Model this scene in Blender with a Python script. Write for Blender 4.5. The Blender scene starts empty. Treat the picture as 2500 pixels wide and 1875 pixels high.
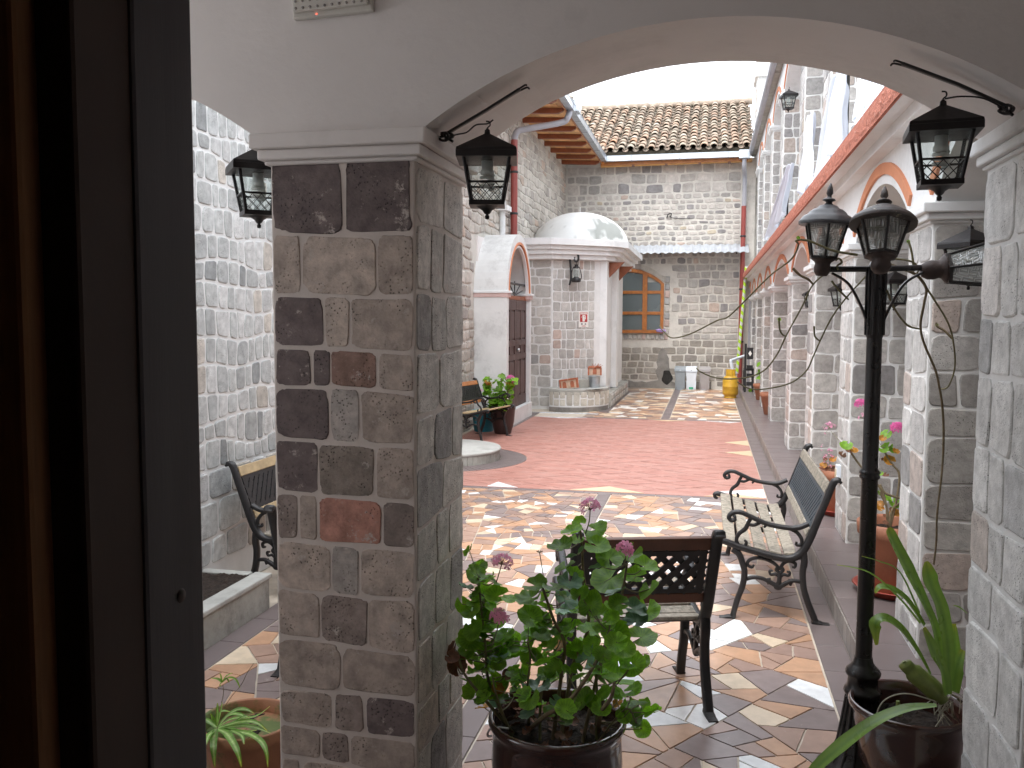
import bpy, math, random
from mathutils import Vector, Matrix, noise
R_ = math.radians
sc = bpy.context.scene
# ------------------------------------------------------------------ camera
FPX, W, H, HC = 2150.0, 2500.0, 1875.0, 1.62
_y, _p, _r = R_(12.5), R_(4.22), R_(0.22)
FW = Vector((-math.sin(_y)*math.cos(_p), math.cos(_y)*math.cos(_p), -math.sin(_p)))
_rt = Vector((math.cos(_y), math.sin(_y), 0)); _up = _rt.cross(FW)
RT = _rt*math.cos(_r) + _up*math.sin(_r); UP = -_rt*math.sin(_r) + _up*math.cos(_r)
CAM = Vector((0, 0, HC))
cd = bpy.data.cameras.new('camera'); cam = bpy.data.objects.new('camera', cd)
sc.collection.objects.link(cam); sc.camera = cam
cd.sensor_width = 36; cd.lens = FPX/W*36; cd.clip_start = .03; cd.clip_end = 500
cam.matrix_world = Matrix(((RT.x, UP.x, -FW.x, 0), (RT.y, UP.y, -FW.y, 0), (RT.z, UP.z, -FW.z, HC), (0, 0, 0, 1)))
# ------------------------------------------------------------------ sky, sun, exposure
SUN_EL, SUN_AZ = R_(62), R_(200)
world = bpy.data.worlds.new('World'); sc.world = world; world.use_nodes = True
nt = world.node_tree; nt.nodes.clear()
o_ = nt.nodes.new('ShaderNodeOutputWorld'); b_ = nt.nodes.new('ShaderNodeBackground')
s_ = nt.nodes.new('ShaderNodeTexSky'); s_.sky_type = 'NISHITA'; s_.sun_disc = False
s_.sun_elevation = SUN_EL; s_.sun_rotation = SUN_AZ; s_.air_density = 1.0; s_.dust_density = 4.0; s_.ozone_density = 1.0
h_ = nt.nodes.new('ShaderNodeHueSaturation'); h_.inputs['Saturation'].default_value = .22; h_.inputs['Value'].default_value = 1.0
m_ = nt.nodes.new('ShaderNodeMix'); m_.data_type = 'RGBA'; m_.inputs[0].default_value = .55
m_.inputs[7].default_value = (8.5, 9.0, 9.7, 1)          # even cloud cover
nt.links.new(s_.outputs[0], h_.inputs['Color']); nt.links.new(h_.outputs[0], m_.inputs[6])
nt.links.new(m_.outputs[2], b_.inputs[0]); b_.inputs[1].default_value = .15
nt.links.new(b_.outputs[0], o_.inputs[0])
sl = bpy.data.lights.new('sun', 'SUN'); sl.energy = .6; sl.angle = R_(30); sl.color = (1, .97, .93)
so = bpy.data.objects.new('sun', sl); sc.collection.objects.link(so)
sd = Vector((math.sin(SUN_AZ)*math.cos(SUN_EL), math.cos(SUN_AZ)*math.cos(SUN_EL), math.sin(SUN_EL)))
so.rotation_euler = (-sd).to_track_quat('-Z', 'Y').to_euler()
sc.view_settings.view_transform = 'Standard'; sc.view_settings.look = 'None'
sc.view_settings.exposure = 1.68; sc.view_settings.gamma = 1.0
sc.view_settings.use_curve_mapping = False
sc.cycles.max_bounces = 10; sc.cycles.diffuse_bounces = 8; sc.cycles.transparent_max_bounces = 16
sc.cycles.caustics_reflective = False; sc.cycles.caustics_refractive = False
sc.cycles.sample_clamp_indirect = 6.0

# ------------------------------------------------------------------ helpers
def at(px, py, X=None, Y=None, Z=None):
    """photo pixel (2500 wide) to the world point on one known plane"""
    d = RT*((px-W/2)/FPX) + UP*(-(py-H/2)/FPX) + FW
    t = X/d.x if X is not None else Y/d.y if Y is not None else (Z-HC)/d.z
    return CAM + d*t
def proj(p):
    d = Vector(p)-CAM; z = d.dot(FW)
    return (W/2+FPX*d.dot(RT)/max(z, .01), H/2-FPX*d.dot(UP)/max(z, .01), z)
WM = {}
def wm(o): return WM.get(o.name, Matrix.Identity(4)) if o else Matrix.Identity(4)
def label(o, lab=None, cat=None, group=None, kind=None):
    if lab: o['label'] = lab
    if cat: o['category'] = cat
    if group: o['group'] = group
    if kind: o['kind'] = kind
    return o
def thing(name, lab, cat, loc=(0, 0, 0), rz=0, group=None):
    o = bpy.data.objects.new(name, None); sc.collection.objects.link(o); o.empty_display_size = .1
    o.location = loc; o.rotation_euler = (0, 0, rz)
    WM[o.name] = Matrix.Translation(Vector(loc)) @ Matrix.Rotation(rz, 4, 'Z')
    return label(o, lab, cat, group)
class MB:
    def __init__(s): s.v = []; s.f = []; s.sm = []; s.c = []; s.col = (1, 1, 1)
    def add(s, vs, fs, smooth=False):
        n = len(s.v); s.v += [Vector(v) for v in vs]; s.c += [s.col]*len(vs)
        for f in fs: s.f.append([i+n for i in f]); s.sm.append(smooth)
        return s
    def box(s, x0, x1, y0, y1, z0, z1):
        v = [(x, y, z) for z in (z0, z1) for y in (y0, y1) for x in (x0, x1)]
        return s.add(v, [(0, 2, 3, 1), (4, 5, 7, 6), (0, 1, 5, 4), (2, 6, 7, 3), (0, 4, 6, 2), (1, 3, 7, 5)])
    def obox(s, c, ax, ay, az):
        c, ax, ay, az = map(Vector, (c, ax, ay, az))
        v = [c+ax*i+ay*j+az*k for k in (-1, 1) for j in (-1, 1) for i in (-1, 1)]
        return s.add(v, [(0, 2, 3, 1), (4, 5, 7, 6), (0, 1, 5, 4), (2, 6, 7, 3), (0, 4, 6, 2), (1, 3, 7, 5)])
    def tube(s, pts, r, n=8, lat=None, w=None, smooth=True, caps=True):
        """round tube, or with lat/w a bar of width w along lat and thickness r in plane"""
        pts = [Vector(p) for p in pts]; m = len(pts)
        rs = r if isinstance(r, (list, tuple)) else [r]*m
        if len(rs) != m: rs = [rs[min(len(rs)-1, int(i*(len(rs)-1)/(m-1)+.5))] for i in range(m)]
        prev = None; vs = []
        for i, p in enumerate(pts):
            t = (pts[min(i+1, m-1)]-pts[max(i-1, 0)])
            t = t.normalized() if t.length > 1e-9 else Vector((0, 0, 1))
            if lat is not None:
                a = Vector(lat); b = t.cross(a).normalized()
            else:
                if prev is None:
                    prev = Vector((0, 0, 1)) if abs(t.z) < .9 else Vector((1, 0, 0))
                a = (prev-t*prev.dot(t)).normalized(); b = t.cross(a); prev = a
            for k in range(n):
                an = 2*math.pi*(k+.5)/n; ca, sa = math.cos(an), math.sin(an)
                if lat is not None:
                    e = .55
                    ca = math.copysign(abs(ca)**e, ca); sa = math.copysign(abs(sa)**e, sa)
                    vs.append(p+a*ca*w*.5+b*sa*rs[i])
                else: vs.append(p+a*ca*rs[i]+b*sa*rs[i])
        fs = [(i*n+k, i*n+(k+1) % n, (i+1)*n+(k+1) % n, (i+1)*n+k) for i in range(m-1) for k in range(n)]
        s.add(vs, fs, smooth)
        if caps: s.add(vs[:n], [list(range(n))[::-1]]); s.add(vs[-n:], [list(range(n))])
        return s
    def lathe(s, prof, n=24, c=(0, 0, 0), smooth=True, M=None, rot=0, sq=0):
        vs = []
        for r, z in prof:
            for k in range(n):
                a = 2*math.pi*k/n+rot; v = Vector((r*math.cos(a), r*math.sin(a), z))
                if M: v = M @ v
                vs.append(v+Vector(c))
        m = len(prof)
        fs = [(i*n+k, i*n+(k+1) % n, (i+1)*n+(k+1) % n, (i+1)*n+k) for i in range(m-1) for k in range(n)]
        s.add(vs, fs, smooth)
        if prof[0][0] > 1e-5: s.add(vs[:n], [list(range(n))[::-1]])
        if prof[-1][0] > 1e-5: s.add(vs[-n:], [list(range(n))])
        return s
    def prism(s, poly, fr, d0, d1, cap0=True):
        """poly of (u, v) in frame fr, from depth d0 to d1 along its normal"""
        n = len(poly); vs = [fr(u, v, d0) for u, v in poly]+[fr(u, v, d1) for u, v in poly]
        fs = [(i, (i+1) % n, n+(i+1) % n, n+i) for i in range(n)]+[list(range(n, 2*n))]
        if cap0: fs.append(list(range(n))[::-1])
        return s.add(vs, fs)
def frame(O, U, V):
    O, U, V = Vector(O), Vector(U), Vector(V); N = U.cross(V).normalized()
    return lambda u, v, d=0: O+U*u+V*v+N*d
def mesh(name, mb, inv=None):
    me = bpy.data.meshes.new(name)
    vs = [inv @ v for v in mb.v] if inv else mb.v
    me.from_pydata([tuple(v) for v in vs], [], mb.f)
    me.polygons.foreach_set('use_smooth', mb.sm)
    if any(c != (1, 1, 1) for c in mb.c):
        a = me.color_attributes.new('col', 'FLOAT_COLOR', 'POINT'); fl = []
        for c in mb.c: fl += [c[0], c[1], c[2], 1]
        a.data.foreach_set('color', fl)
    me.update(); return me
def obj(name, mb, mat, parent=None, world=True, bevel=0, M=None, fixn=False):
    """one mesh object; world=True: vertices are in world space"""
    P = wm(parent)
    me = mesh(name, mb, P.inverted() if (world and parent) else None)
    me.materials.append(mat)
    if fixn:
        import bmesh
        bm = bmesh.new(); bm.from_mesh(me); bmesh.ops.recalc_face_normals(bm, faces=bm.faces); bm.to_mesh(me); bm.free()
    o = bpy.data.objects.new(name, me); sc.collection.objects.link(o)
    if M is not None: o.matrix_local = M
    if parent: o.parent = parent
    WM[o.name] = P @ M if M is not None else (P.copy() if parent else Matrix.Identity(4))
    if bevel:
        b = o.modifiers.new('bevel', 'BEVEL'); b.width = bevel; b.segments = 2; b.limit_method = 'ANGLE'; b.angle_limit = R_(40)
    return o
def inst(name, me, parent, M):
    o = bpy.data.objects.new(name, me); sc.collection.objects.link(o)
    o.parent = parent; o.matrix_local = M; WM[o.name] = wm(parent) @ M; return o
def copy_tree(root, loc, rz=None, lab=None):
    def cp(o, par):
        c = o.copy(); sc.collection.objects.link(c)
        if par: c.parent = par
        for ch in list(kids.get(o.name, [])): cp(ch, c)
        return c
    kids = {}
    for o in sc.objects:
        if o.parent: kids.setdefault(o.parent.name, []).append(o)
    r = cp(root, None); r.location = loc
    if rz is not None: r.rotation_euler = (0, 0, rz)
    if lab: r['label'] = lab
    return r
def struct(name, mb, mat, **k):
    o = obj(name, mb, mat, **k); o['kind'] = 'structure'; return o
def cr(pts, k=6):
    pts = [Vector(p) for p in pts]; out = []
    for i in range(len(pts)-1):
        p0, p1, p2, p3 = pts[max(i-1, 0)], pts[i], pts[i+1], pts[min(i+2, len(pts)-1)]
        for j in range(k):
            t = j/k
            out.append(.5*((2*p1)+(p2-p0)*t+(2*p0-5*p1+4*p2-p3)*t*t+(3*p1-p0-3*p2+p3)*t**3))
    out.append(pts[-1]); return out
# ------------------------------------------------------------------ materials
def M(name, base, rough=.8, var=.12, vs=6.0, bump=.15, bs=80.0, attr=False, metal=0.0, base2=None, m2s=3.0, m2t=(.5, .62), pores=0.0,
      orand=0.0, ttint=(1.0, 1.15, .45), spec=.5, coat=0.0, stretch=None, wear=None, trans=0.0, emit=None, grime=0.0, ps=140.0, bdist=.004, obj_co=False, rvar=.08):
    m = bpy.data.materials.new(name); m.use_nodes = True; t = m.node_tree; L = t.links.new
    N = lambda k: t.nodes.new('ShaderNode'+k)
    bs_ = t.nodes['Principled BSDF']
    if obj_co: co = N('TexCoord').outputs['Object']
    else: co = N('NewGeometry').outputs['Position']
    if stretch:
        mp = N('Mapping'); mp.inputs['Scale'].default_value = stretch; L(co, mp.inputs[0]); co = mp.outputs[0]
    def noise_(scale, detail=5, rg=.6):
        n = N('TexNoise'); n.inputs['Scale'].default_value = scale; n.inputs['Detail'].default_value = detail
        n.inputs['Roughness'].default_value = rg; L(co, n.inputs['Vector']); return n.outputs['Fac']
    def ramp(fac, a, b, ca=(0, 0, 0, 1), cb=(1, 1, 1, 1)):
        r = N('ValToRGB'); r.color_ramp.elements[0].position = a; r.color_ramp.elements[1].position = b
        r.color_ramp.elements[0].color = ca; r.color_ramp.elements[1].color = cb; L(fac, r.inputs[0]); return r.outputs[0]
    def mix(f, a, b, mode='MIX'):
        x = N('Mix'); x.data_type = 'RGBA'; x.blend_type = mode
        for i, q in ((0, f), (6, a), (7, b)):
            if isinstance(q, (int, float)): x.inputs[i].default_value = q
            elif isinstance(q, tuple): x.inputs[i].default_value = (*q, 1) if len(q) == 3 else q
            else: L(q, x.inputs[i])
        return x.outputs[2]
    col = base
    if attr:
        a = N('Attribute'); a.attribute_name = 'col'; col = mix(1.0, base, a.outputs['Color'], 'MULTIPLY')
    if base2: col = mix(ramp(noise_(m2s, 8, .7), *m2t), col, base2)
    n1 = noise_(vs, 8, .65)
    v = ramp(n1, .25, .75, (1-var*1.4,)*3+(1,), (1+var,)*3+(1,))
    col = mix(1.0, col, v, 'MULTIPLY')
    if orand:
        oi = N('ObjectInfo'); vv = ramp(oi.outputs['Random'], 0, 1, (1-orand,)*3+(1,), (1+orand,)*3+(1,))
        col = mix(1.0, col, vv, 'MULTIPLY')
    if wear: col = mix(ramp(noise_(wear[1], 10, .75), wear[2], wear[2]+.06), col, wear[0])
    if grime:
        col = mix(ramp(noise_(2.3, 8, .75), .52, .7, (0, 0, 0, 1), (grime,)*3+(1,)), col, (.1, .09, .075))
    hgt = noise_(bs, 6, .65)
    if pores:
        vo = N('TexVoronoi'); vo.inputs['Scale'].default_value = ps; L(co, vo.inputs['Vector'])
        pr = ramp(vo.outputs['Distance'], .12, .30)
        pm = ramp(noise_(9, 3), .46, .6)
        pr2 = mix(pm, (1, 1, 1), pr)
        col = mix(pores, col, mix(1.0, col, pr2, 'MULTIPLY'))
        x = N('Math'); x.operation = 'ADD'; L(hgt, x.inputs[0]); L(pr2, x.inputs[1]); hgt = x.outputs[0]
    if isinstance(col, tuple): bs_.inputs['Base Color'].default_value = (*col, 1)
    else: L(col, bs_.inputs['Base Color'])
    rr = ramp(noise_(vs*1.3, 2), .2, .8, (max(rough-rvar, .02),)*3+(1,), (min(rough+rvar, 1),)*3+(1,)); L(rr, bs_.inputs['Roughness'])
    bs_.inputs['Metallic'].default_value = metal; bs_.inputs['Specular IOR Level'].default_value = spec
    bs_.inputs['Coat Weight'].default_value = coat; bs_.inputs['Coat Roughness'].default_value = .12
    if bump:
        b = N('Bump'); b.inputs['Strength'].default_value = bump; b.inputs['Distance'].default_value = bdist
        L(hgt, b.inputs['Height']); L(b.outputs[0], bs_.inputs['Normal'])
    if trans:
        tr = N('BsdfTranslucent'); ms = N('MixShader'); ms.inputs[0].default_value = trans
        if isinstance(col, tuple): tr.inputs[0].default_value = (*col, 1)
        else: L(mix(1.0, col, ttint, 'MULTIPLY'), tr.inputs[0])
        L(bs_.outputs[0], ms.inputs[1]); L(tr.outputs[0], ms.inputs[2]); L(ms.outputs[0], t.nodes['Material Output'].inputs[0])
    if emit: bs_.inputs['Emission Color'].default_value = (*emit[0], 1); bs_.inputs['Emission Strength'].default_value = emit[1]
    return m
def glass_mat(name, tint=(.85, .9, .88), rough=.15, alpha=.35, bump=0):
    m = bpy.data.materials.new(name); m.use_nodes = True; t = m.node_tree; L = t.links.new
    t.nodes.remove(t.nodes['Principled BSDF'])
    tr = t.nodes.new('ShaderNodeBsdfTransparent'); gl = t.nodes.new('ShaderNodeBsdfGlossy'); df = t.nodes.new('ShaderNodeBsdfTranslucent' if bump else 'ShaderNodeBsdfDiffuse')
    tr.inputs[0].default_value = (*tint, 1); gl.inputs['Roughness'].default_value = rough; df.inputs[0].default_value = (*tint, 1)
    m1 = t.nodes.new('ShaderNodeMixShader'); m2 = t.nodes.new('ShaderNodeMixShader'); m1.inputs[0].default_value = .35
    m2.inputs[0].default_value = alpha
    L(df.outputs[0], m1.inputs[1]); L(gl.outputs[0], m1.inputs[2]); L(tr.outputs[0], m2.inputs[1]); L(m1.outputs[0], m2.inputs[2])
    if bump:
        w = t.nodes.new('ShaderNodeTexVoronoi'); w.distance = 'CHEBYCHEV'; w.inputs['Scale'].default_value = 26
        g = t.nodes.new('ShaderNodeTexCoord'); L(g.outputs['Object'], w.inputs[0])
        mm = t.nodes.new('ShaderNodeMath'); mm.operation = 'MULTIPLY'; mm.inputs[1].default_value = 40; L(w.outputs['Distance'], mm.inputs[0])
        sn = t.nodes.new('ShaderNodeMath'); sn.operation = 'SINE'; L(mm.outputs[0], sn.inputs[0])
        b = t.nodes.new('ShaderNodeBump'); b.inputs['Strength'].default_value = bump; b.inputs['Distance'].default_value = .003
        L(sn.outputs[0], b.inputs['Height']); L(b.outputs[0], gl.inputs['Normal']); L(b.outputs[0], df.inputs['Normal'])
        r = t.nodes.new('ShaderNodeValToRGB'); r.color_ramp.elements[0].position = .45; r.color_ramp.elements[1].position = .75
        r.color_ramp.elements[0].color = (*[c*.55 for c in tint], 1); r.color_ramp.elements[1].color = (*tint, 1)
        L(sn.outputs[0], r.inputs[0]); L(r.outputs[0], df.inputs[0])
    L(m2.outputs[0], t.nodes['Material Output'].inputs[0]); return m
stone_m = M('stone', (1, 1, 1), .9, .26, 20, .8, 120, attr=True, pores=.75, ps=110)
stone_in = M('stone_smeared', (1, 1, 1), .9, .34, 22, .9, 110, attr=True, pores=.75, ps=110, wear=((.50, .44, .40), 19, .585))
stone_far = M('stone_far', (1, 1, 1), .9, .22, 9, .6, 45, attr=True, pores=.4, ps=60, bdist=.01)
mortar_w = M('mortar_white', (.74, .74, .73), .85, .08, 5, .35, 60, grime=.12)
mortar_c = M('mortar_cream', (.60, .57, .52), .9, .12, 4, .5, 40, grime=.35, bdist=.01)
mortar_b = M('mortar_beige', (.60, .54, .50), .85, .1, 9, .4, 90)
plaster = M('plaster_white', (.76, .725, .705), .8, .06, 1.6, .35, 9, grime=.14, bdist=.008)
plaster_o = M('plaster_outside', (.79, .80, .80), .8, .07, 2.0, .3, 12, grime=.2, bdist=.008)
plaster_d = M('plaster_stained', (.72, .73, .72), .85, .07, 3.0, .25, 30, grime=.32)
orange_p = M('orange_paint', (.62, .25, .13), .75, .1, 6, .2, 60)
pink_p = M('pink_trim', (.62, .45, .42), .8, .1, 6, .2, 60)
coral = M('coral_render', (.50, .17, .11), .85, .2, 20, 1.0, 60, wear=((.68, .52, .45), 30, .60), bdist=.02)
grout = M('grout', (.60, .53, .44), .85, .15, 12, .3, 90)
mosaic = M('mosaic_tile', (1, 1, 1), .33, .15, 11, .05, 50, attr=True, rvar=.05, wear=((.50, .44, .38), 15, .645))
tile_g = M('grey_tile', (.175, .142, .140), .36, .07, 5, .03, 30, orand=.10, rvar=.04)
redfloor = M('red_floor', (.42, .185, .145), .45, .18, 5, .4, 22, base2=(.47, .25, .205), m2s=2.2, m2t=(.40, .62), stretch=(1, 3.4, 1), bdist=.01, wear=((.33, .125, .10), 9, .64))
iron = M('cast_iron', (.018, .017, .018), .42, .25, 20, .3, 150, wear=((.06, .05, .045), 25, .64))
iron_b = M('lamp_black', (.014, .012, .012), .30, .3, 15, .25, 120, wear=((.12, .09, .05), 9, .66))
black_m = M('lantern_black', (.008, .006, .007), .45, .2, 15, .1, 100)
wood_w = M('wood_weathered', (.33, .29, .235), .8, .35, 18, .6, 60, base2=(.19, .175, .14), m2s=8, stretch=(3, 3, 3), orand=.15)
wood_l = M('wood_light', (.42, .31, .175), .6, .25, 14, .4, 60, orand=.1)
wood_d = M('wood_dark', (.15, .055, .028), .4, .3, 12, .2, 60, orand=.1)
wood_o = M('wood_orange', (.42, .145, .030), .42, .25, 10, .15, 60, orand=.1)
plank_m = M('eave_plank', (.66, .37, .16), .6, .3, 6, .4, 40, orand=.22, stretch=(1, 5, 1))
rafter_m = M('rafter', (.25, .075, .03), .5, .2, 8, .2, 40)
door_m = M('old_door', (.085, .045, .04), .55, .3, 8, .4, 60, wear=((.28, .20, .17), 14, .66), stretch=(1, 1, .4))
tile_r = M('roof_tile', (1, 1, 1), .9, .25, 8, .6, 40, attr=True, base2=(.20, .185, .14), m2s=5, m2t=(.50, .68), bdist=.012)
moss = M('roof_bed', (.10, .085, .06), .95, .4, 9, .8, 30, bdist=.02)
zinc = M('zinc', (.52, .56, .60), .35, .2, 5, .05, 20, metal=.6)
pvc_g = M('grey_pvc', (.33, .33, .36), .5, .06, 4, .03, 30)
pvc_r = M('red_pipe', (.28, .055, .045), .45, .15, 5, .05, 30)
tin_m = M('tin_sheet', (.44, .47, .51), .5, .15, 4, .08, 20, metal=.2)
terra = M('terracotta', (.36, .15, .085), .7, .2, 7, .25, 60, wear=((.55, .36, .26), 12, .66))
glaze = M('glazed_brown', (.055, .022, .016), .12, .35, 5, .03, 30, coat=.6)
darkpot = M('dark_pot', (.05, .03, .028), .35, .25, 6, .1, 40)
saucer_m = M('red_saucer', (.36, .06, .04), .4, .1, 5, .05, 40)
soil = M('soil', (.035, .022, .015), .95, .5, 30, 1.0, 60, wear=((.14, .09, .05), 45, .62), bdist=.02)
cement = M('cement', (.46, .46, .43), .85, .15, 4, .35, 50, grime=.4)
cement_d = M('cement_stained', (.40, .39, .35), .9, .2, 5, .5, 40, grime=.8)
damp = M('damp_render', (.26, .245, .225), .95, .3, 4, .6, 30, grime=.5, bdist=.012)
leaf_m = M('geranium_leaf', (.22, .44, .048), .42, .2, 60, .2, 120, orand=.4, trans=.52, attr=True)
leaf_y = M('yellow_leaf', (.50, .22, .03), .5, .4, 30, .2, 120, orand=.2, trans=.35, attr=True)
leaf_dry = M('dry_leaf', (.16, .065, .035), .7, .3, 30, .4, 120, orand=.3, attr=True)
leaf_t = M('geranium_leaf_bluish', (.13, .26, .15), .40, .25, 40, .2, 120, orand=.2, trans=.15, attr=True)
orchid_m = M('orchid_leaf', (.20, .34, .065), .30, .2, 10, .1, 60, orand=.2, trans=.25, attr=True)
bulb_m = M('pseudobulb', (.20, .25, .06), .4, .3, 14, .2, 60)
spider_m = M('spider_leaf', (.26, .44, .08), .4, .3, 60, .1, 60, orand=.25, trans=.4, attr=True)
stem_m = M('stem', (.17, .155, .075), .7, .3, 40, .3, 120)
stem_b = M('stem_woody', (.20, .155, .09), .8, .3, 40, .4, 120)
petal_m = M('petal_pink', (.95, .50, .68), .5, .10, 60, .05, 60, orand=.1, trans=.55, ttint=(1.05, .9, 1.05))
petal_h = M('petal_magenta', (.72, .14, .40), .5, .15, 60, .05, 60, orand=.15, trans=.4, ttint=(1.1, .8, 1.0))
root_m = M('root', (.45, .42, .33), .8, .2, 30, .2, 60)
glass = glass_mat('lantern_glass', (.90, .94, .93), .10, .10)
glass_t = glass_mat('textured_glass', (.94, .97, .96), .22, .60, bump=.5)
glass_w = M('window_glass', (.10, .125, .13), .25, .15, 1.5, 0, 40, spec=.7)
bulb_w = M('bulb_white', (.88, .88, .85), .3, .03, 10, 0, 40)
sheet_m = M('white_sheet', (.80, .83, .90), .85, .04, 4, .1, 200, trans=.25, ttint=(1, 1, 1))
plastic_g = M('grey_plastic', (.29, .33, .36), .4, .08, 6, .03, 40)
plastic_m = M('taupe_plastic', (.34, .32, .32), .4, .08, 6, .03, 40)
plastic_w = M('white_plastic', (.72, .78, .85), .35, .05, 6, .02, 40)
blue_pl = M('blue_plastic', (.02, .30, .42), .35, .1, 6, .02, 40)
gas_m = M('yellow_gas_paint', (.56, .33, .03), .4, .2, 8, .1, 50, wear=((.10, .07, .03), 10, .62))
dark_door = M('dark_jamb', (.03, .025, .028), .45, .2, 4, .08, 60, stretch=(6, 6, .6))
dark_door2 = M('jamb_grey', (.075, .068, .078), .5, .15, 4, .08, 60, stretch=(6, 6, .4))
brown_c = M('brown_panel', (.50, .26, .13), .7, .3, 9, .1, 60, stretch=(5, 5, .4))
white_pt = M('white_print', (.80, .78, .74), .6, .03, 6, 0, 40)
red_pt = M('red_print', (.45, .03, .03), .5, .05, 6, 0, 40)
lime = M('lime_tape', (.48, .78, .03), .4, .1, 8, 0, 40)
silver = M('white_tape', (.66, .68, .64), .4, .1, 8, 0, 40)
clay_h = M('painted_clay', (.50, .17, .09), .6, .2, 14, .1, 60)
steel = M('steel', (.55, .55, .55), .3, .1, 9, .05, 60, metal=.9)
purple = M('purple_cloth', (.42, .30, .62), .8, .1, 20, .1, 60)
# ------------------------------------------------------------------ stone generator
PAL_OUT = [(5, (.52, .51, .495)), (4, (.45, .44, .43)), (1.2, (.32, .315, .31)), (1.0, (.54, .47, .43)), (.8, (.48, .42, .35)), (3, (.60, .59, .575))]
PAL_ARC_SHADED = [(5, (.43, .41, .385)), (3, (.37, .35, .33)), (.8, (.24, .23, .225)), (.6, (.45, .38, .34)), (2, (.49, .47, .45))]  # darker copy of the outside palette: shade of the pillar fronts put into the colour
PAL_BACK = [(5, (.45, .415, .38)), (3.5, (.38, .36, .335)), (1.6, (.28, .265, .26)), (.6, (.50, .40, .34)), (3, (.52, .48, .44)), (.3, (.46, .40, .31))]
PAL_IN = [(4, (.34, .285, .24)), (2, (.28, .24, .21)), (1.3, (.10, .08, .078)), (.4, (.36, .20, .15))]
def pick(pal, rnd):
    t = rnd.random()*sum(w for w, c in pal)
    for w, c in pal:
        t -= w
        if t <= 0: break
    k = rnd.uniform(.88, 1.12); return tuple(min(x*k, .9) for x in c)
def stone_shape(mb, fr, ub, vb, gap, proud, rnd, N=12, rough=.05, rad=(.12, .45), sink=.004):
    """ub(t): left/right edges as functions of height, vb(s): bottom/top as functions of width, all inside unit cell"""
    (uL0, uL1, uR0, uR1), (fb, ft) = ub, vb
    w = (uR0+uR1-uL0-uL1)/2; h = max(ft((uL0+uR0)/2)-fb((uL0+uR0)/2), .01)
    rc = rnd.uniform(*rad); gs, gt = gap/2/max(w, .01), gap/2/max(h, .01)
    e = 2/(2+8*(1-rc)**2.2)
    ring = []
    sd = rnd.random()*100
    for k in range(N):
        a = 2*math.pi*(k+.5)/N
        ca, sa = math.cos(a), math.sin(a)
        s = .5+(.5-gs)*math.copysign(abs(ca)**e, ca); t = .5+(.5-gt)*math.copysign(abs(sa)**e, sa)
        nz = 1+rough*(noise.noise(Vector((ca*1.7+sd, sa*1.7, sd)))*2+(noise.noise(Vector((ca*7+sd, sa*7, sd))) if N > 20 else 0))
        s = .5+(s-.5)*nz; t = .5+(t-.5)*nz
        u = (uL0*(1-t)+uL1*t)*(1-s)+(uR0*(1-t)+uR1*t)*s
        ring.append((u, fb(u)*(1-t)+ft(u)*t))
    cu = sum(p[0] for p in ring)/N; cv = sum(p[1] for p in ring)/N
    b = min(proud*.8, min(w, h)*.12)
    def ins(d): return [(cu+(u-cu)*(1-d/max(w, .02)*2), cv+(v-cv)*(1-d/max(h, .02)*2)) for u, v in ring]
    r1 = ins(b*.35); r2 = ins(b*1.4); tilt = (rnd.uniform(-.02, .02), rnd.uniform(-.02, .02))
    vs = [fr(u, v, -sink) for u, v in ring]+[fr(u, v, proud*.65) for u, v in r1]+[fr(u, v, proud+(u-cu)*tilt[0]+(v-cv)*tilt[1]) for u, v in r2]
    fs = [(j*N+i, j*N+(i+1) % N, (j+1)*N+(i+1) % N, (j+1)*N+i) for j in (0, 1) for i in range(N)]+[list(range(2*N, 3*N))]
    mb.add(vs, fs, False)
    return fr(cu, cv, proud), w*h
def emit_pieces(items, name, mat, parent, nmax=300, stuff='stone_infill'):
    """items: (MB, centre, area). the largest in the picture become parts, the rest one part of kind stuff"""
    def imp(it):
        x, y, z = proj(it[1])
        if z < .1 or x < -60 or x > W+60 or y < -60 or y > H+60: return 0
        return it[2]/(z*z)
    items = sorted(items, key=imp, reverse=True)
    k = 0
    for it in items:
        if k >= nmax or imp(it) <= 0: break
        obj(name, it[0], mat, parent); k += 1
    rest = items[k:]
    if rest:
        mb = MB()
        for it in rest:
            n = len(mb.v); mb.v += it[0].v; mb.c += it[0].c; mb.sm += it[0].sm
            mb.f += [[i+n for i in f] for f in it[0].f]
        o = obj(stuff, mb, mat, parent); o['kind'] = 'stuff'
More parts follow.
